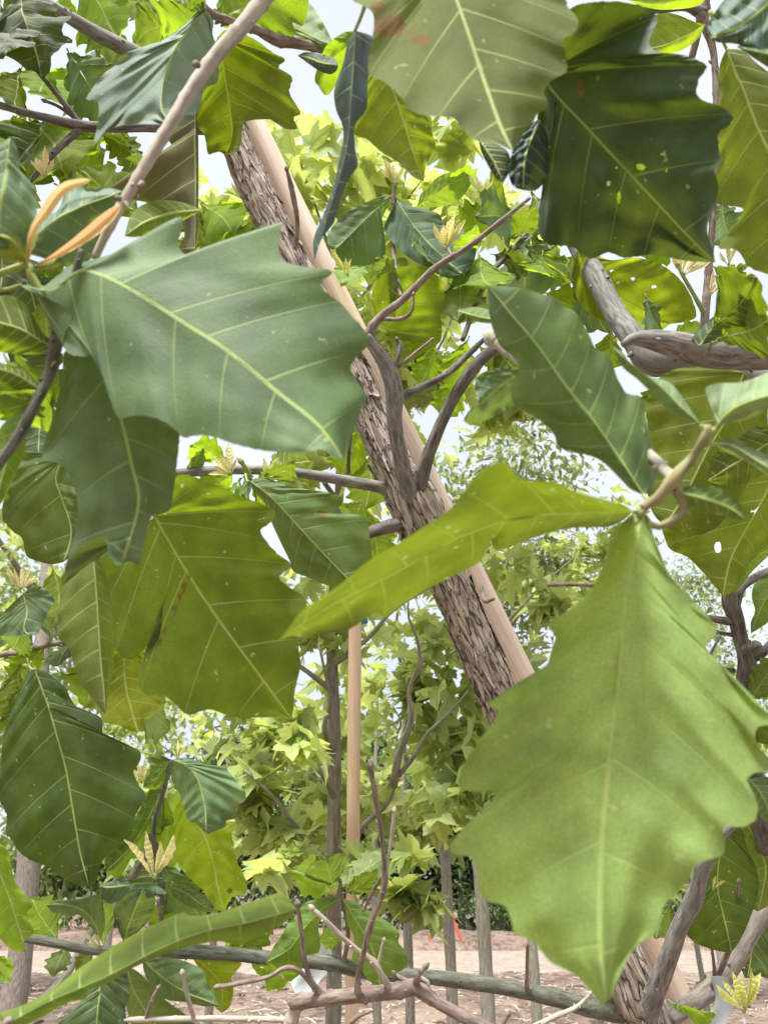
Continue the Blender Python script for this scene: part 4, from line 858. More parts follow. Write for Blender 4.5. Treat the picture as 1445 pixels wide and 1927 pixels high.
hero(tl, [(410, 70), (420, 120), (432, 200), (438, 250), (425, 292)], [(395, 110), (378, 170), (366, 225), (385, 255), (392, 290), (408, 284)],
     [(430, 55), (476, 72), (514, 99), (537, 112), (524, 128), (550, 145), (545, 175), (566, 212), (552, 222), (560, 242), (533, 242), (520, 226), (465, 228), (456, 248), (449, 283)],
     .72, .74, -.02, -.05, 'under', (.08, .1, .012), .44, NT=80, NS=14, wave=.005, label='yellow-green backlit leaf over the end of the trunk')
hero(tl, [(480, 40), (520, 42), (560, 55), (600, 75), (628, 86)], [(500, 30), (530, 12), (575, 2), (600, 30), (622, 70)], [(500, 55), (540, 68), (580, 78), (605, 88)], .7, .68, .02, .0, 'top', 'pale', .3, NT=40, NS=10, wave=.006)
hero(tl, [(560, 105), (580, 108), (605, 118), (636, 122)], [(575, 98), (605, 102), (630, 110)], [(570, 112), (595, 130), (620, 140), (634, 132)], .68, .6, .01, .0, 'top', 'deep', .1, NT=20, NS=6)
gleaf(tl, 385, 10, .6, 350, -60, .55, 30, 'lime', .4); gleaf(tl, 400, 30, .62, 520, 5, .7, 160, 'lime', .45); gleaf(tl, 395, 25, .62, 300, 90, .7, 170, 'lime', .45)
gleaf(tl, 262, 405, .8, 170, 330, .85, 170, 'olive', .5)
hero(tl, [(380, 395), (320, 402), (270, 420), (235, 445)], [(340, 380), (290, 378), (250, 400)], [(345, 415), (310, 432), (260, 446)], .6, .5, .01, .02, 'under', 'olive', .4, NT=24, NS=6)

# --- top centre: broad olive underside, edge-on leaf
tcn_ = spray(840, -60, .4, 'twig above the view with a broad dull olive leaf hanging at top centre')
br([(700, -200, .45, 10), (770, -120, .43, 10), (845, -60, .41, 9), (960, -110, .43, 9)], M_TWIG, 'twig', tcn_, .003)
hero(tcn_, [(838, -50), (855, -10), (880, 60), (910, 150), (940, 230), (966, 284)],
     [(780, -70), (700, -60), (640, -30), (663, 0), (700, 22), (702, 60), (694, 110), (696, 142), (725, 155), (755, 185), (770, 206), (800, 218), (850, 221), (870, 245), (900, 266), (930, 270)],
     [(900, -80), (990, -60), (1060, -25), (1065, 8), (1088, 37), (1080, 60), (1059, 76), (1066, 110), (1065, 135), (1040, 150), (1024, 172), (1030, 200), (1010, 215), (1004, 228), (985, 252)],
     .41, .36, .0, .02, 'under', (.11, .14, .035), .22, NT=100, NS=18, wave=.004, quilt=.0006, pet=(845, -60, .41), label='broad dull olive leaf underside with pale veins', scars=((735, 48, 50, 28), (712, 12, 22, 14), (790, 75, 26, 14)))
hero(tcn_, [(668, 58), (665, 120), (660, 190), (655, 260), (640, 330), (615, 410), (592, 492)],
     [(655, 80), (645, 120), (629, 168), (632, 205), (644, 235), (646, 262), (638, 300), (628, 345), (610, 400), (590, 450)],
     [(700, 68), (706, 95), (692, 155), (690, 205), (668, 235), (668, 275), (673, 312), (660, 332), (642, 372), (628, 420), (602, 452)],
     .48, .5, .05, .04, 'top', (.05, .085, .07), .1, NT=60, NS=8, wave=.01, quilt=.002, pet=(690, 0, .46))
hero(tcn_, [(715, 115), (735, 160), (755, 215), (775, 280), (797, 342)], [(690, 130), (680, 170), (668, 210), (664, 250), (690, 262), (720, 288), (745, 302), (762, 318), (780, 335)],
     [(745, 140), (765, 175), (800, 215), (816, 260), (818, 278), (802, 310)], .6, .62, -.02, .0, 'under', (.1, .12, .015), .5, NT=60, NS=12, wave=.004)
hero(tcn_, [(680, 60), (650, 90), (620, 120), (598, 160)], [(650, 60), (615, 85), (600, 120), (592, 150)], [(680, 110), (640, 150), (615, 180)], .62, .66, .0, .02, 'under', 'lime', .5, NT=30, NS=8)

# --- top right: dark glossy leaf and companions
tr_ = spray(1340, 10, .5, 'twig at the top right with a large dark glossy leaf full of small holes')
br([(980, -60, .5, 8), (1010, 60, .5, 8), (1022, 140, .5, 9), (1005, 205, .5, 8), (970, 262, .5, 6)], M_DKBRANCH, 'twig', tr_, .003)
hero(tr_, [(1022, 140), (1040, 172), (1090, 225), (1150, 290), (1220, 365), (1290, 440), (1345, 494)],
     [(1040, 110), (1055, 60), (1068, 20), (1110, 4), (1180, 5), (1225, 20), (1236, 40), (1220, 78), (1232, 96), (1260, 100), (1295, 106), (1329, 124), (1314, 150), (1311, 176), (1325, 190), (1355, 200), (1378, 221), (1366, 240), (1352, 250), (1352, 285), (1359, 302), (1344, 320), (1351, 350), (1345, 385), (1330, 430), (1340, 468)],
     [(1020, 190), (1010, 225), (1018, 262), (1035, 310), (1040, 345), (1020, 385), (1012, 432), (1030, 460), (1075, 465), (1110, 486), (1145, 475), (1175, 485), (1230, 480), (1290, 491)],
     .5, .47, -.045, .03, 'top', (.027, .06, .03), .12, bend=-.006, NT=150, NS=34, wave=.012, quilt=.0035, holes=((1205, 314, 10, 6), (1164, 372, 4, 12), (1145, 345, 4, 5), (1247, 290, 6, 3), (1253, 320, 2.5, 5), (1160, 316, 4, 3), (1115, 344, 2.5, 3)), label='large dark glossy leaf with small holes', scars=((1092, 165, 9, 22),))
hero(tr_, [(1015, 225), (1002, 255), (990, 290), (985, 320), (985, 358)], [(1000, 232), (975, 258), (962, 290), (956, 322), (965, 350)], [(1028, 250), (1034, 295), (1028, 335), (1008, 358)], .48, .46, .01, .04, 'top', (.03, .06, .06), .05, NT=40, NS=10, wave=.01, quilt=.006, bend=-.01)
hero(tr_, [(900, 262), (920, 290), (935, 315), (947, 342)], [(930, 270), (955, 285), (960, 310), (955, 330)], [(905, 285), (920, 315), (935, 338)], .5, .48, .02, .01, 'under', 'deep', .1, NT=20, NS=5)
# large olive leaf at the right edge, and corner leaf
hero(tr_, [(1366, 92), (1385, 140), (1402, 180), (1425, 240), (1452, 300), (1490, 400), (1510, 540)],
     [(1352, 130), (1353, 200), (1352, 260), (1348, 320), (1344, 378), (1372, 388), (1398, 394), (1378, 430), (1350, 466), (1385, 470), (1408, 502), (1440, 515), (1480, 530)],
     [(1395, 95), (1425, 120), (1460, 150), (1520, 220), (1560, 320), (1560, 440)], .52, .54, .0, .02, 'under', (.1, .125, .02), .38, NT=90, NS=14, wave=.004, pet=(1335, 20, .52), label='long olive leaf along the right edge')
hero(tr_, [(1470, -20), (1430, 20), (1390, 50), (1336, 72)], [(1440, -50), (1380, -20), (1350, 15), (1332, 45)], [(1500, 40), (1450, 98), (1420, 95), (1385, 83), (1350, 80)], .42, .4, .02, .0, 'top', (.06, .11, .085), .15, NT=40, NS=12, wave=.008, quilt=.002)
hero(tr_, [(1530, 110), (1480, 105), (1440, 100), (1385, 88)], [(1500, 80), (1450, 82), (1410, 80)], [(1500, 170), (1445, 128), (1415, 108)], .4, .4, .02, .01, 'top', 'grey', .15, NT=24, NS=6)
hero(tr_, [(1326, 45), (1300, 62), (1265, 80), (1225, 92), (1190, 100)], [(1300, 40), (1265, 25), (1230, 30), (1200, 70)], [(1315, 70), (1290, 90), (1265, 100), (1225, 105)], .8, .75, .0, .02, 'under', 'yel', .55, NT=30, NS=8)
hero(tr_, [(1330, -5), (1290, -2), (1240, 5), (1180, 0)], [(1310, -30), (1250, -40), (1200, -30)], [(1310, 12), (1260, 18), (1220, 15)], .85, .8, .0, .02, 'under', 'lime', .55, NT=24, NS=6)
gleaf(tr_, 1340, 620, .55, 1450, 510, .5, 170, (.05, .08, .01), .45, wide=1.3); gleaf(tr_, 1350, 640, .56, 1480, 590, .5, 185, (.06, .09, .012), .45, wide=1.2); gleaf(tr_, 1330, 660, .6, 1400, 560, .6, 70, 'grey2', .2)
hero(tr_, [(1315, 650), (1345, 610), (1378, 580), (1398, 540)], [(1300, 640), (1325, 610), (1360, 580), (1385, 550)], [(1345, 640), (1380, 612), (1395, 580)], .6, .58, .01, .0, 'top', (.05, .09, .05), .2, NT=24, NS=6)

# --- lower left: long leaf crossing the corner
bl_ = spray(20, 1900, .4, 'twig at the lower left corner holding a long yellow-green leaf seen edge-on')
br([(-80, 1990, .42, 8), (-20, 1950, .41, 8), (15, 1925, .4, 7)], M_TWIG, 'twig', bl_, .003)
hero(bl_, [(10, 1930), (90, 1886), (200, 1838), (300, 1786), (380, 1755), (470, 1735), (558, 1711)],
     [(0, 1908), (40, 1893), (92, 1868), (150, 1822), (230, 1771), (300, 1735), (344, 1717), (358, 1723), (400, 1720), (450, 1705), (500, 1688), (528, 1681), (548, 1698)],
     [(45, 1930), (90, 1908), (130, 1886), (162, 1880), (168, 1862), (200, 1852), (250, 1822), (320, 1792), (400, 1772), (450, 1776), (480, 1766), (520, 1746), (545, 1728)],
     .4, .42, .05, .03, 'under', (.16, .24, .035), .42, NT=90, NS=14, wave=.004, pet=(-5, 1935, .4), label='long narrow-looking yellow-green leaf seen nearly edge-on')

# ------------------------------------------------------------------ leaves of the leaning oak at mid distance
hero(oak, [(292, 972), (345, 1065), (400, 1150), (460, 1232), (510, 1300), (548, 1352)],
     [(310, 935), (337, 893), (400, 910), (450, 932), (516, 960), (508, 985), (490, 1000), (520, 1040), (549, 1063), (525, 1085), (540, 1102), (576, 1130), (570, 1170), (562, 1215), (566, 1250), (555, 1300), (553, 1332)],
     [(250, 985), (205, 1015), (172, 1035), (188, 1125), (215, 1180), (220, 1225), (248, 1241), (278, 1216), (300, 1210), (272, 1240), (262, 1268), (264, 1295), (282, 1310), (302, 1304), (330, 1325), (355, 1345), (395, 1335), (440, 1350), (500, 1350)],
     .62, .6, -.01, .01, 'under', (.085, .13, .015), .42, NT=110, NS=20, wave=.004, pet=(270, 940, .63), label='wide olive-green backlit leaf with an insect scar along one vein', scars=tuple((355 - q * 9, 1085 + q * 21, 5, 13) for q in range(7)))
hero(oak, [(174, 1018), (183, 1120), (190, 1230), (197, 1300), (199, 1346)], [(150, 1030), (121, 1090), (108, 1190), (130, 1220), (145, 1270), (175, 1315)], [(192, 1050), (205, 1110), (218, 1180), (215, 1240), (206, 1300)],
     .56, .54, .015, .03, 'under', (.17, .22, .055), .35, NT=50, NS=10, wave=.003, pet=(170, 980, .58))
hero(oak, [(120, 858), (105, 900), (118, 940), (135, 1000), (120, 1058)], [(80, 862), (48, 850), (20, 900), (4, 968), (25, 1000), (42, 1012), (50, 1045), (72, 1056), (97, 1062)], [(150, 900), (165, 960), (160, 1010), (140, 1040)],
     .85, .83, .02, .0, 'top', (.05, .08, .02), .3, NT=60, NS=12, wave=.008, quilt=.003, pet=(130, 830, .87))
hero(oak, [(45, 1118), (52, 1150), (45, 1180), (58, 1196)], [(60, 1105), (80, 1104), (104, 1130), (95, 1145), (86, 1165), (72, 1192)], [(30, 1130), (0, 1160), (-25, 1195), (20, 1196)], .9, .88, .0, .0, 'top', (.09, .14, .08), .2, NT=36, NS=8, pet=(42, 1100, .92))
hero(oak, [(66, 1260), (90, 1325), (105, 1375), (125, 1450), (140, 1540), (152, 1610), (168, 1668)],
     [(85, 1263), (120, 1290), (145, 1330), (190, 1350), (195, 1382), (225, 1397), (262, 1412), (264, 1432), (252, 1452), (262, 1478), (275, 1498), (256, 1533), (243, 1572), (230, 1588), (195, 1618), (182, 1658)],
     [(52, 1268), (40, 1300), (18, 1350), (5, 1400), (2, 1440), (-4, 1495), (10, 1525), (14, 1540), (11, 1568), (22, 1580), (40, 1606), (60, 1619), (93, 1633), (120, 1653), (152, 1668)],
     .86, .82, .02, .02, 'top', (.035, .065, .018), .28, NT=100, NS=18, wave=.006, quilt=.0025, pet=(52, 1240, .9), label='large dark green veined leaf hanging at left')
hero(oak, [(-20, 1560), (0, 1640), (25, 1710), (50, 1790)], [(0, 1592), (16, 1600), (30, 1660), (62, 1700), (50, 1722), (66, 1756), (45, 1768)], [(-50, 1600), (-50, 1700), (0, 1765), (28, 1790)], .8, .8, .0, .0, 'under', 'lime', .5, NT=40, NS=8)
gleaf(oak, -25, 1790, .85, 22, 1845, .85, 190, 'lime', .5)
hero(oak, [(470, 905), (510, 935), (545, 972), (600, 1032), (650, 1085), (668, 1105)],
     [(500, 899), (527, 909), (576, 920), (614, 926), (641, 934), (645, 946), (633, 960), (652, 966), (678, 970), (693, 982), (694, 1006), (699, 1026), (695, 1070)],
     [(478, 925), (500, 950), (512, 985), (528, 1020), (545, 1055), (552, 1075), (575, 1085), (612, 1100), (640, 1108)], .9, .88, .01, .01, 'top', (.1, .165, .05), .24, NT=80, NS=14, wave=.004, quilt=.0015, pet=(462, 892, .95), label='green leaf with a pink scar hanging from the left branch', scars=((605, 968, 14, 10),))
hero(oak, [(725, 620), (742, 600), (765, 570), (790, 535), (812, 506)], [(705, 590), (700, 552), (716, 520), (742, 508), (772, 500), (795, 500)], [(740, 635), (780, 645), (818, 640), (826, 600), (836, 565), (832, 530)], 1.1, 1.05, .0, .0, 'under', (.14, .2, .015), .6, NT=60, NS=12, wave=.004)
hero(oak, [(742, 660), (770, 640), (800, 615), (828, 590)], [(735, 630), (760, 600), (800, 585)], [(755, 690), (800, 660), (830, 640)], 1.1, 1.12, .0, .0, 'under', 'yel', .55, NT=36, NS=8)
hero(oak, [(738, 370), (700, 400), (665, 435), (632, 468)], [(715, 370), (680, 385), (648, 402), (618, 440), (620, 468)], [(722, 405), (713, 432), (726, 468), (710, 492), (680, 500), (640, 490)], 1.12, 1.08, .0, .01, 'top', (.05, .1, .045), .25, NT=60, NS=12, wave=.004, quilt=.002)
hero(oak, [(745, 372), (768, 410), (800, 450), (835, 485), (870, 515)], [(780, 390), (822, 400), (838, 420), (880, 440), (896, 470), (885, 505)], [(735, 400), (722, 430), (742, 460), (770, 485), (820, 515), (855, 525)], 1.12, 1.06, .01, .0, 'top', (.04, .09, .045), .22, NT=60, NS=12, wave=.005, quilt=.002)
hero(oak, [(785, 388), (815, 365), (850, 345), (885, 332)], [(795, 360), (830, 330), (868, 322)], [(805, 390), (835, 388), (862, 378), (885, 348)], 1.2, 1.15, .0, .02, 'top', (.13, .2, .07), .35, NT=40, NS=8, quilt=.003)
hero(oak, [(1085, 470), (1110, 520), (1150, 550), (1200, 580), (1260, 610)], [(1110, 475), (1150, 490), (1200, 485), (1250, 502), (1290, 540), (1310, 592), (1290, 605)], [(1075, 520), (1085, 560), (1110, 590), (1150, 610), (1180, 605), (1230, 625)], .98, 1.02, .0, .01, 'under', (.15, .17, .012), .58, NT=70, NS=14, wave=.005, holes=((1150, 510, 4, 3), (1190, 525, 4, 4), (1230, 540, 5, 4), (1165, 560, 3, 3)))
# broad olive leaves behind the right-hand twig
hero(oak, [(1400, 700), (1370, 780), (1330, 850), (1290, 930), (1250, 990)], [(1300, 690), (1240, 710), (1215, 760), (1220, 830), (1215, 900), (1225, 960)], [(1440, 760), (1440, 850), (1400, 920), (1350, 990), (1290, 1010)], .8, .78, .02, .02, 'under', (.1, .125, .015), .42, NT=60, NS=14, wave=.006)
hero(oak, [(1470, 860), (1440, 930), (1400, 1000), (1372, 1060), (1360, 1124)], [(1400, 850), (1330, 880), (1280, 930), (1247, 985), (1250, 1012), (1262, 1035), (1292, 1048), (1319, 1074), (1341, 1099)], [(1500, 930), (1480, 1000), (1440, 1030), (1413, 1050), (1402, 1078), (1380, 1112)], .84, .82, .0, .01, 'under', (.11, .135, .02), .45, NT=70, NS=14, wave=.005, holes=((1350, 1030, 7, 12), (1415, 963, 4, 4)))
hero(oak, [(1465, 820), (1420, 850), (1370, 880), (1330, 905)], [(1430, 800), (1380, 830), (1340, 860)], [(1460, 870), (1420, 900), (1370, 915)], .76, .74, .0, .01, 'under', (.06, .08, .012), .4, NT=36, NS=8)
hero(oak, [(1364, 1565), (1352, 1620), (1350, 1672), (1360, 1720), (1376, 1792)], [(1335, 1600), (1322, 1640), (1326, 1683), (1296, 1720), (1286, 1747), (1307, 1774), (1352, 1790)], [(1394, 1558), (1403, 1589), (1424, 1641), (1424, 1688), (1396, 1762)], .98, .96, .01, .01, 'top', (.04, .075, .015), .32, NT=60, NS=12, wave=.006, quilt=.002)
hero(oak, [(1400, 1545), (1425, 1590), (1440, 1640), (1425, 1715)], [(1394, 1575), (1412, 1620), (1408, 1660), (1400, 1700)], [(1440, 1550), (1470, 1600), (1480, 1660), (1450, 1700)], 1.0, .98, .01, .01, 'top', (.1, .13, .03), .35, NT=36, NS=8)
hero(oak, [(1408, 1466), (1425, 1485), (1440, 1510), (1450, 1545)], [(1406, 1485), (1418, 1510), (1432, 1540)], [(1430, 1462), (1460, 1470), (1470, 1520)], .95, .93, .01, .01, 'top', 'grey', .25, NT=30, NS=6)
hero(oak, [(1470, 1085), (1445, 1120), (1428, 1150), (1412, 1192)], [(1440, 1085), (1418, 1100), (1414, 1125), (1420, 1150), (1412, 1170)], [(1475, 1130), (1450, 1165), (1432, 1180)], .93, .92, .01, .01, 'top', 'green', .3, NT=36, NS=8)
hero(oak, [(1377, 1120), (1392, 1085), (1415, 1055), (1450, 1028)], [(1384, 1090), (1400, 1060), (1425, 1030)], [(1392, 1104), (1415, 1075), (1445, 1045)], .93, .9, .0, .01, 'top', 'green', .3, NT=30, NS=6)
gleaf(oak, 1405, 1320, .93, 1470, 1250, .9, 30, 'green', .3); gleaf(oak, 1400, 1330, .95, 1465, 1400, .95, 40, 'dark', .3); gleaf(oak, 1410, 1320, .95, 1440, 1275, 1., 170, 'lime', .45); gleaf(oak, 1380, 1262, .95, 1340, 1285, 1.0, 150, 'lime', .4)
# lower left cluster
hero(oak, [(326, 1430), (352, 1440), (372, 1465), (385, 1515), (389, 1570)], [(345, 1426), (372, 1432), (400, 1446), (424, 1442), (430, 1452), (448, 1472), (464, 1502), (446, 1518), (442, 1540), (426, 1544), (424, 1556)], [(322, 1450), (325, 1472), (338, 1492), (348, 1525), (356, 1545), (372, 1550)], .86, .83, .01, .01, 'top', (.12, .2, .1), .22, NT=60, NS=12, wave=.005, quilt=.0025)
hero(oak, [(345, 1500), (360, 1540), (384, 1570), (402, 1625), (410, 1670), (424, 1716)], [(370, 1530), (400, 1560), (430, 1554), (438, 1580), (446, 1620), (463, 1655), (463, 1682), (436, 1690)], [(330, 1520), (328, 1560), (327, 1600), (345, 1640), (374, 1668), (385, 1680), (400, 1708)], .9, .88, .0, .0, 'under', (.22, .3, .015), .68, NT=60, NS=14, wave=.004, label='bright yellow-green backlit leaf', scars=((432, 1676, 7, 7), (372, 1600, 5, 5)))
hero(oak, [(322, 1430), (305, 1450), (290, 1475), (270, 1482)], [(300, 1420), (280, 1428), (284, 1450), (272, 1470)], [(322, 1460), (310, 1478), (290, 1486)], .9, .88, .0, .01, 'top', 'green', .3, NT=30, NS=8, quilt=.003)
hero(oak, [(308, 1480), (285, 1530), (250, 1590), (200, 1640)], [(285, 1480), (260, 1530), (235, 1570), (200, 1612)], [(310, 1530), (306, 1568), (270, 1572), (250, 1610), (225, 1650)], .92, .9, .0, .01, 'top', (.045, .09, .03), .3, NT=40, NS=10)
hero(oak, [(312, 1500), (318, 1540), (312, 1590), (318, 1640)], [(300, 1520), (290, 1570), (295, 1620)], [(325, 1530), (330, 1580), (335, 1620)], .93, .92, .0, .0, 'under', 'lime', .6, NT=30, NS=8)
young(oak, 292, 1655, .84, 4, 85, 92, 48, (.6, .5, .25), 11); young(oak, 268, 1475, .88, 3, 38, 100, 30, (.6, .5, .2), 12); young(oak, 335, 1428, .85, 3, 30, 95, 40, (.6, .55, .25), 13)
hero(oak, [(292, 1662), (260, 1662), (225, 1668), (190, 1668)], [(318, 1655), (280, 1650), (250, 1655), (236, 1650), (210, 1658)], [(315, 1682), (285, 1682), (260, 1695), (235, 1700), (200, 1698)], .86, .82, .01, .0, 'top', (.09, .15, .1), .2, NT=40, NS=8, wave=.004)
hero(oak, [(234, 1776), (240, 1750), (255, 1710), (272, 1670)], [(222, 1745), (214, 1715), (230, 1690), (250, 1675)], [(262, 1752), (285, 1725), (293, 1692), (285, 1676)], .84, .8, .0, .01, 'top', (.05, .09, .06), .2, NT=40, NS=10)
hero(oak, [(188, 1772), (180, 1740), (155, 1712), (120, 1702), (88, 1702)], [(172, 1745), (150, 1722), (132, 1724), (112, 1718), (98, 1716)], [(198, 1745), (196, 1710), (188, 1684), (150, 1692), (120, 1694)], .88, .84, .0, .01, 'top', (.12, .19, .11), .25, NT=40, NS=8, quilt=.002)
hero(oak, [(318, 1668), (350, 1680), (375, 1700), (408, 1715)], [(340, 1664), (370, 1676), (395, 1695)], [(330, 1690), (355, 1705), (385, 1716)], .9, .88, .0, .01, 'top', 'grey', .25, NT=24, NS=6)
gleaf(oak, 300, 1690, .92, 355, 1740, .92, 175, 'lime', .6, wide=1.3); gleaf(oak, 180, 1785, .92, 140, 1830, .9, 170, 'green', .4); gleaf(oak, 195, 1785, .92, 205, 1700, .98, 120, 'lime', .45)
young(oak, 190, 1785, .87, 4, 40, 130, 40, (.6, .55, .35), 14)
hero(oak, [(190, 1828), (188, 1870), (184, 1910), (180, 1960)], [(235, 1828), (245, 1868), (236, 1900), (242, 1940), (220, 1965)], [(170, 1850), (150, 1888), (112, 1925), (110, 1955)], .8, .78, .01, .01, 'top', (.05, .09, .045), .2, NT=50, NS=12, quilt=.002)
hero(oak, [(268, 1804), (300, 1835), (345, 1865), (380, 1880), (415, 1893)], [(300, 1799), (350, 1809), (385, 1828), (388, 1845), (405, 1868)], [(272, 1830), (285, 1855), (310, 1880), (350, 1886), (385, 1894)], .86, .84, .01, .01, 'top', (.1, .17, .07), .25, NT=50, NS=10, quilt=.002)
hero(oak, [(240, 1820), (250, 1860), (280, 1910), (320, 1960)], [(262, 1830), (310, 1880), (360, 1920), (360, 1960)], [(232, 1850), (240, 1900), (260, 1950)], .9, .9, .0, .01, 'top', (.11, .16, .06), .25, NT=40, NS=8)
hero(oak, [(360, 1798), (400, 1830), (418, 1862), (418, 1906)], [(400, 1800), (450, 1808), (452, 1820), (436, 1838), (440, 1860), (434, 1892)], [(370, 1815), (385, 1840), (400, 1870), (405, 1895)], .95, .95, .0, .0, 'under', (.19, .22, .015), .55, NT=40, NS=10)
# lower middle leaves
hero(oak, [(646, 1692), (668, 1730), (690, 1765), (705, 1800), (716, 1858)], [(680, 1703), (709, 1722), (740, 1742), (752, 1758), (750, 1774), (767, 1796), (761, 1822), (732, 1838), (730, 1850)], [(650, 1715), (655, 1742), (665, 1760), (666, 1782), (663, 1806), (678, 1822), (694, 1846)], .88, .86, .01, .01, 'top', (.12, .2, .05), .4, NT=60, NS=12, wave=.003)
hero(oak, [(640, 1692), (605, 1712), (570, 1750), (545, 1785), (500, 1812)], [(617, 1689), (575, 1698), (560, 1720), (541, 1740), (530, 1760), (515, 1782)], [(625, 1705), (598, 1738), (603, 1775), (598, 1793), (575, 1800), (564, 1830), (530, 1826)], .88, .86, .01, .01, 'top', (.12, .2, .045), .4, NT=60, NS=12, wave=.004)
hero(oak, [(626, 1665), (618, 1640), (615, 1622), (602, 1608)], [(600, 1660), (574, 1648), (582, 1628), (598, 1616)], [(640, 1650), (648, 1632), (650, 1606), (625, 1608)], .9, .86, .0, .01, 'top', (.08, .14, .06), .3, NT=36, NS=8, quilt=.002)
young(oak, 630, 1688, .88, 5, 30, 110, 50, (.65, .6, .2), 15)
gleaf(oak, 648, 1680, .88, 702, 1672, .85, 60, 'green', .3)
gleaf(oak, 600, 1800, .9, 540, 1760, .95, 110, 'lime', .4, wide=.7)
# new shoots scattered on the upper twigs
for x, y, d, n, sz, an, spd, c in ((85, 335, .98, 6, 48, 95, 55, (.62, .5, .28)), (742, 350, 1.1, 7, 45, 100, 50, (.5, .48, .2)), (838, 470, 1.0, 7, 68, 80, 45, (.62, .52, .2)), (435, 895, .97, 8, 55, 120, 65, (.6, .52, .28)), (500, 905, .97, 4, 50, 70, 30, (.5, .5, .2)),
                                  (905, 365, 1.12, 5, 38, 90, 60, (.5, .5, .2)), (1282, 520, .9, 6, 62, 75, 60, (.6, .5, .25)), (1335, 555, .92, 5, 45, 60, 40, (.65, .5, .35)), (40, 1110, .9, 8, 50, 85, 60, (.6, .52, .3)), (1400, 1905, .8, 7, 85, 95, 60, (.5, .5, .12)),
                                  (655, 520, 1.05, 3, 50, 100, 30, (.55, .52, .1)), (1370, 500, .95, 4, 40, 90, 50, (.55, .5, .25)), (1340, 1675, .87, 2, 26, 60, 20, (.6, .5, .1)), (1160, 760, 1.3, 3, 40, -80, 30, (.4, .4, .15))):
    young(oak, x, y, d, n, sz, an, spd, c, n)
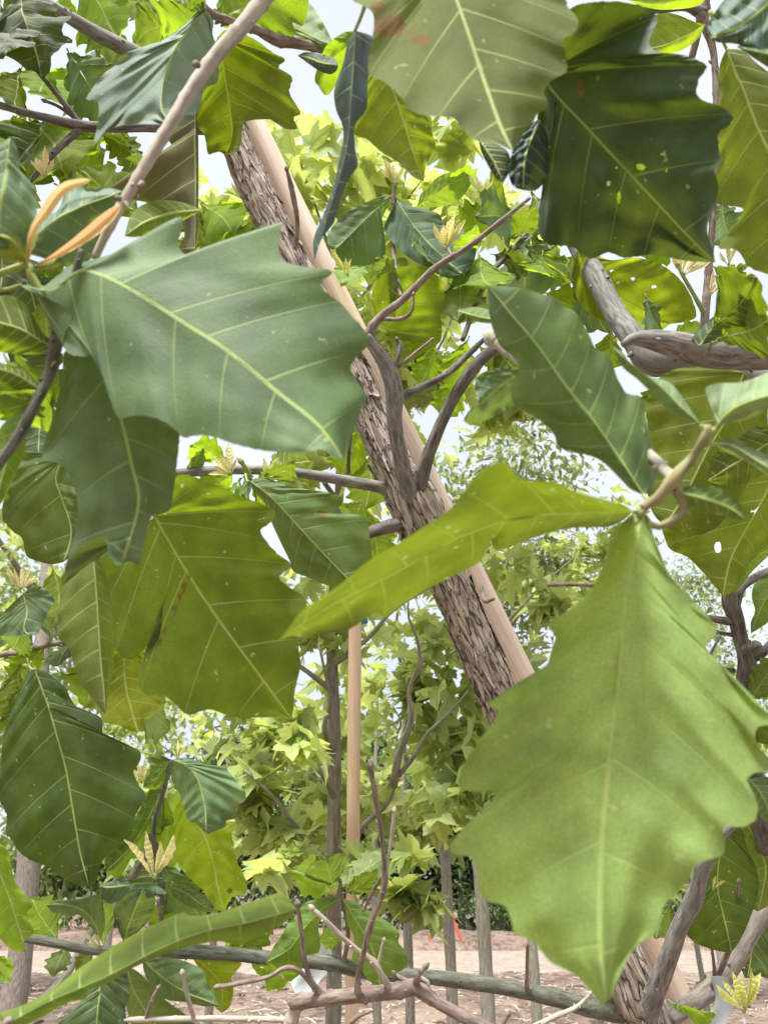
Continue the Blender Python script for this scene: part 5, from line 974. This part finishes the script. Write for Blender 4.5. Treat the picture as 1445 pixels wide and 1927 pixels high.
# medium oak leaves: base x, y, depth, tip x, y, depth, roll, colour, translucency
ML = [
 (40, -30, 1.0, 60, 110, .95, 15, 'dark', .25), (70, 20, 1.1, 85, 95, 1.1, 170, 'lime', .5), (0, 10, 1.0, -10, 130, .95, 20, 'dark', .25), (150, -40, 1.2, 215, 60, 1.15, 190, 'lime', .5), (120, -20, 1.2, 130, 45, 1.2, 170, 'lime', .5),
 (250, -30, 1.3, 290, 70, 1.3, 170, 'olive', .5), (330, 40, 1.25, 230, 75, 1.2, 160, 'green', .4), (130, 100, 1.1, 170, 190, 1.05, 30, 'grey', .25), (85, 110, 1.1, 70, 200, 1.05, 170, 'lime', .5), (40, 130, 1.05, 10, 225, 1.0, 150, 'olive', .45),
 (150, 120, 1.2, 125, 215, 1.1, 175, 'lime', .5), (180, 90, 1.3, 230, 145, 1.2, 30, 'dark', .35), (60, 215, 1.1, 130, 330, 1.0, 175, 'yel', .5), (30, 220, 1.1, -10, 320, 1.0, 165, 'lime', .5), (90, 230, 1.1, 40, 280, 1.0, 20, 'dark', .3),
 (190, 245, 1.1, 260, 300, 1.1, 150, 'olive', .45), (200, 250, 1.2, 190, 330, 1.1, 160, 'green', .35), (240, 250, 1.2, 250, 330, 1.2, 40, 'dark', .3), (100, 330, 1.1, 230, 315, 1.05, 150, 'lime', .5), (110, 350, 1.05, 190, 395, 1.0, 30, 'grey', .25),
 (60, 320, 1.1, 30, 400, 1.1, 160, 'yel', .45), (150, 300, 1.3, 110, 370, 1.2, 170, 'lime', .5), (380, 380, 1.3, 445, 440, 1.2, 170, 'lime', .5), (400, 420, 1.3, 350, 480, 1.2, 160, 'olive', .45), (420, 430, 1.25, 480, 500, 1.2, 30, 'green', .3),
 (20, 420, 1.0, -10, 540, .95, 20, 'dark', .2), (40, 480, 1.05, 60, 620, 1.0, 30, 'deep', .2), (80, 560, 1.0, 95, 640, 1.0, 160, 'lime', .45), (20, 640, 1.0, 70, 740, .95, 30, 'dark', .2), (10, 700, .95, 60, 790, .95, 150, 'green', .35),
 (90, 760, .95, 60, 880, .9, 30, (.06, .1, .05), .2), (60, 780, .98, 20, 870, .95, 160, 'green', .4), (110, 800, 1.0, 130, 900, .95, 25, 'dark', .25), (140, 900, 1.0, 165, 960, .95, 160, 'lime', .45),
 (430, 870, 1.05, 350, 830, 1.0, 160, 'lime', .55), (440, 890, 1.0, 375, 930, 1.05, 150, 'lime', .5), (500, 890, 1.0, 590, 855, 1.05, 150, 'olive', .45), (480, 905, .98, 555, 885, .95, 60, 'green', .3), (470, 890, 1.0, 460, 950, .95, 60, 'grey', .25), (455, 900, 1.0, 400, 960, .95, 70, 'lime', .4),
 (700, 850, 1.3, 690, 960, 1.25, 175, 'yel', .6), (680, 800, 1.3, 640, 900, 1.3, 170, 'yel', .6), (690, 940, 1.3, 640, 1010, 1.25, 170, 'lime', .55), (690, 960, 1.3, 720, 1060, 1.3, 165, 'green', .4),
 (760, 560, 1.05, 700, 520, 1.1, 150, 'olive', .45), (880, 500, 1.1, 850, 590, 1.05, 40, 'green', .3), (900, 480, 1.1, 920, 570, 1.05, 170, 'lime', .5), (850, 540, 1.1, 905, 610, 1.1, 30, 'grey', .3), (930, 480, 1.15, 1000, 500, 1.1, 40, 'dark', .3),
 (960, 450, 1.15, 1010, 390, 1.1, 30, 'green', .35), (980, 420, 1.2, 900, 400, 1.1, 35, 'grey', .3), (1000, 440, 1.2, 960, 520, 1.1, 50, 'grey', .3), (990, 460, 1.15, 1040, 540, 1.1, 60, 'grey2', .3), (1020, 480, 1.1, 1010, 560, 1.05, 160, 'lime', .5),
 (930, 400, 1.2, 870, 440, 1.15, 160, 'lime', .5), (910, 370, 1.2, 960, 330, 1.15, 160, 'yel', .5), (900, 360, 1.2, 850, 310, 1.15, 150, 'lime', .5), (1000, 360, 1.2, 1050, 450, 1.15, 165, 'green', .4),
 (690, 500, 1.15, 640, 520, 1.1, 60, 'lime', .4), (700, 510, 1.15, 765, 480, 1.1, 50, 'grey', .3), (720, 440, 1.15, 680, 520, 1.15, 30, 'grey', .3), (800, 480, 1.15, 850, 530, 1.1, 160, 'lime', .5), (830, 500, 1.1, 770, 470, 1.05, 70, 'grey', .3), (850, 470, 1.05, 900, 440, 1.0, 60, 'lime', .4),
 (880, 640, 1.15, 850, 720, 1.2, 165, 'lime', .55), (820, 650, 1.2, 790, 730, 1.2, 170, 'lime', .5), (900, 650, 1.2, 960, 700, 1.2, 165, 'yel', .5), (930, 640, 1.2, 990, 740, 1.2, 175, 'olive', .45), (870, 700, 1.25, 830, 790, 1.25, 170, 'lime', .5),
 (1120, 600, 1.05, 1060, 560, 1.1, 165, 'olive', .5), (1080, 480, 1.1, 1030, 560, 1.05, 170, 'yel', .5), (1100, 500, 1.05, 1090, 600, 1.0, 60, 'grey', .25), (1215, 560, .98, 1240, 630, .95, 50, 'grey2', .25), (1200, 480, 1.05, 1280, 470, 1.0, 165, 'lime', .5), (1290, 480, 1.05, 1250, 440, 1., 160, 'olive', .45),
 (1355, 380, .98, 1375, 460, .95, 30, 'grey', .3), (1340, 500, .96, 1400, 540, .95, 160, 'lime', .5), (1350, 520, .95, 1410, 500, .95, 60, 'grey', .3), (1250, 640, 1.0, 1330, 620, 1.0, 170, 'lime', .5), (1260, 700, 1.0, 1230, 800, 1.0, 175, 'olive', .45),
 (1320, 700, .95, 1300, 830, .92, 60, 'dark', .25), (1400, 720, .95, 1440, 800, .9, 160, 'green', .35), (1150, 620, 1.1, 1140, 700, 1.1, 165, 'olive', .5),
 (1180, 240, .85, 1240, 400, .85, 172, 'lime', .5), (1120, 260, .9, 1160, 430, .9, 170, (.2, .25, .08), .5), (1250, 230, .95, 1300, 380, .95, 165, 'pale', .4),
 (230, 1200, .95, 250, 1370, .95, 175, (.2, .22, .015), .55), (200, 1220, 1.0, 150, 1340, .95, 170, 'lime', .5), (160, 1205, 1.0, 210, 1260, .95, 30, 'grey', .25), (130, 1210, 1.0, 110, 1260, .95, 40, 'dark', .3), (100, 1070, 1.0, 120, 1180, .95, 170, 'yel', .5), (40, 1250, .95, 15, 1370, .92, 150, 'olive', .45), (55, 1260, .95, 10, 1430, .92, 120, 'olive', .4),
 (180, 1290, 1.1, 280, 1270, 1.05, 50, 'grey', .3), (250, 1310, 1.1, 330, 1370, 1.05, 40, 'pale', .35), (60, 1170, 1.0, 0, 1235, .95, 170, 'lime', .5), (330, 1480, 1.0, 440, 1430, 1.1, 60, 'green', .3),
 (110, 1775, .92, 60, 1690, .95, 160, 'lime', .5), (130, 1775, .93, 100, 1840, .9, 30, 'green', .35), (330, 1785, .92, 300, 1700, .95, 165, 'lime', .5), (420, 1795, .92, 470, 1730, .95, 170, 'lime', .5), (430, 1800, .92, 500, 1760, .9, 40, 'green', .35),
 (305, 1600, .92, 240, 1560, .95, 170, 'lime', .5), (305, 1620, .92, 370, 1740, .9, 40, 'grey', .3), (300, 1560, .92, 350, 1490, .95, 165, 'lime', .5), (645, 1670, .9, 560, 1640, .95, 170, 'lime', .5), (648, 1665, .9, 720, 1620, .95, 160, 'pale', .4), (650, 1760, .9, 600, 1770, .9, 170, 'lime', .5),
 (90, 1210, 1.0, 20, 1290, .98, 160, 'lime', .5), (100, 1205, 1.0, 75, 1140, 1.0, 40, 'grey', .3), (210, 1205, 1.0, 280, 1290, 1.0, 170, 'lime', .5), (470, 905, .99, 540, 960, 1.05, 165, 'lime', .5), (345, 890, 1.0, 390, 850, 1.0, 50, 'green', .3),
 (470, 1810, 1.0, 560, 1850, 1.0, 40, 'lime', .4), (1260, 1700, 1.0, 1230, 1760, 1.0, 170, 'green', .35), (1440, 1700, 1.1, 1400, 1840, 1.1, 20, 'dark', .2),
]
for q in ML:
    gleaf(oak, *q[:9], wide=1.25)
gleaf(oak, 1262, 1885, .85, 1338, 1925, .8, 70, 'lime', .35)

# dead branch in front, lower middle
db = empty('dead_branch', P(780, 1862, .78), 'bare pinkish-brown dead branch with upright twigs in front of the low oak branch', 'branch')
def dbr(pts, name='twig', mat=M_TWIG): return br(pts, mat, name, db, .003)
dbr([(545, 1890, .8, 12), (552, 1886, .8, 13), (600, 1880, .79, 13), (690, 1871, .78, 13), (750, 1864, .78, 14), (782, 1858, .78, 15), (820, 1885, .77, 11), (870, 1912, .76, 11), (940, 1950, .75, 11), (1080, 2060, .75, 11)], 'stem')
dbr([(560, 1888, .8, 11), (550, 1915, .8, 12), (535, 1950, .8, 13), (500, 2050, .8, 14)], 'stem', M_STEM)
dbr([(690, 1884, .775, 7), (674, 1868, .77, 6.5), (675, 1830, .77, 5.5), (685, 1790, .765, 5.5), (697, 1740, .76, 6), (712, 1700, .76, 5), (724, 1662, .76, 6.5), (722, 1620, .76, 4.5), (718, 1570, .76, 4.5), (708, 1510, .755, 4.5), (697, 1442, .75, 5)])
dbr([(722, 1665, .76, 4), (728, 1630, .76, 3.5), (736, 1580, .76, 3.5), (742, 1527, .76, 3.5)], 'twig', M_STEM)
dbr([(720, 1648, .762, 3), (700, 1680, .78, 3), (686, 1710, .79, 3)])
dbr([(604, 1872, .79, 8), (585, 1845, .785, 5), (572, 1800, .78, 4.5), (568, 1760, .78, 4), (560, 1702, .78, 4)])
dbr([(604, 1872, .79, 7), (585, 1850, .785, 5), (560, 1825, .78, 4), (535, 1822, .78, 4), (500, 1840, .77, 4), (412, 1857, .77, 4)], 'twig', M_TWIG)
dbr([(735, 1862, .78, 7), (715, 1830, .77, 6), (705, 1812, .77, 7), (675, 1790, .77, 5), (640, 1760, .765, 5), (615, 1735, .76, 5), (588, 1710, .76, 4)], 'twig', M_STEM)
dbr([(712, 1815, .77, 3.5), (716, 1795, .77, 3), (722, 1770, .77, 2.5)], 'twig', M_STEM)
dbr([(780, 1858, .78, 7), (788, 1835, .77, 5), (800, 1820, .77, 4)]); dbr([(775, 1850, .78, 4), (750, 1838, .79, 4), (742, 1832, .79, 3)]); dbr([(800, 1865, .78, 6), (805, 1850, .78, 5), (792, 1840, .78, 3)], 'twig', M_STEM)
dbr([(545, 1920, .8, 6), (500, 1918, .8, 5), (440, 1917, .8, 5), (360, 1917, .8, 5), (190, 1920, .8, 4.5)], 'twig', M_STEM)
dbr([(365, 1916, .8, 4), (356, 1885, .795, 4), (344, 1832, .79, 3.5)], 'twig', M_STEM); dbr([(275, 1918, .8, 4), (285, 1885, .8, 3.5), (298, 1860, .8, 3)])
dbr([(960, 1960, .75, 5), (945, 1935, .74, 4), (955, 1910, .74, 4)]); dbr([(980, 1945, .9, 5), (1040, 1915, .9, 5), (1085, 1895, .9, 4), (1110, 1870, .9, 3)], 'twig', M_STEM); dbr([(660, 1925, .85, 5), (675, 1912, .85, 4), (690, 1905, .85, 3)])

# white plastic strips tied to the tree
def strip(name, pts, wd, label, seed):
    mb = MB(); vs = []; fs = []; c = [Vector(P(*p)) for p in pts]; sp = [Vector(q) for q in catmull([tuple(v) for v in c], 6)]; n = len(sp)
    for side in (0, 1):
        for i, p in enumerate(sp):
            t = (sp[min(i + 1, n - 1)] - sp[max(i - 1, 0)]).normalized(); s = t.cross(CAM - p).normalized(); s = (s + FW * .5 * math.sin(i * .25 + seed)).normalized(); nn = t.cross(s).normalized()
            for k in (-1, -.33, .33, 1): vs.append(p + s * (k * wd / 2) + nn * (side * .0008 + .003 * (1 - k * k)))
    for side in (0, 1):
        for i in range(n - 1):
            for k in range(3):
                q = side * n * 4 + i * 4 + k; fs.append((q, q + 1, q + 5, q + 4) if side else (q + 4, q + 5, q + 1, q))
    for i in range(n - 1):
        for k in (0, 3): q = i * 4 + k; fs.append((q, q + 4, n * 4 + q + 4, n * 4 + q))
    mb.add(vs, fs); o = link(name, mb.mesh(name, [M_WHITE], c[0]), None, c[0]); tag(o, label, 'tag'); return o
strip('plastic_tag', [(602, 1760, 1.0), (606, 1790, 1.0), (598, 1822, 1.0), (575, 1850, .99), (556, 1868, .98)], .026, 'white plastic tag hanging from the low branch beside the slim plane trunk', 1)
strip('plastic_tag', [(1352, 1840, .98), (1362, 1880, .98), (1350, 1920, .98), (1320, 1960, .98)], .02, 'white plastic tag under the pale branch at the lower right', 2)
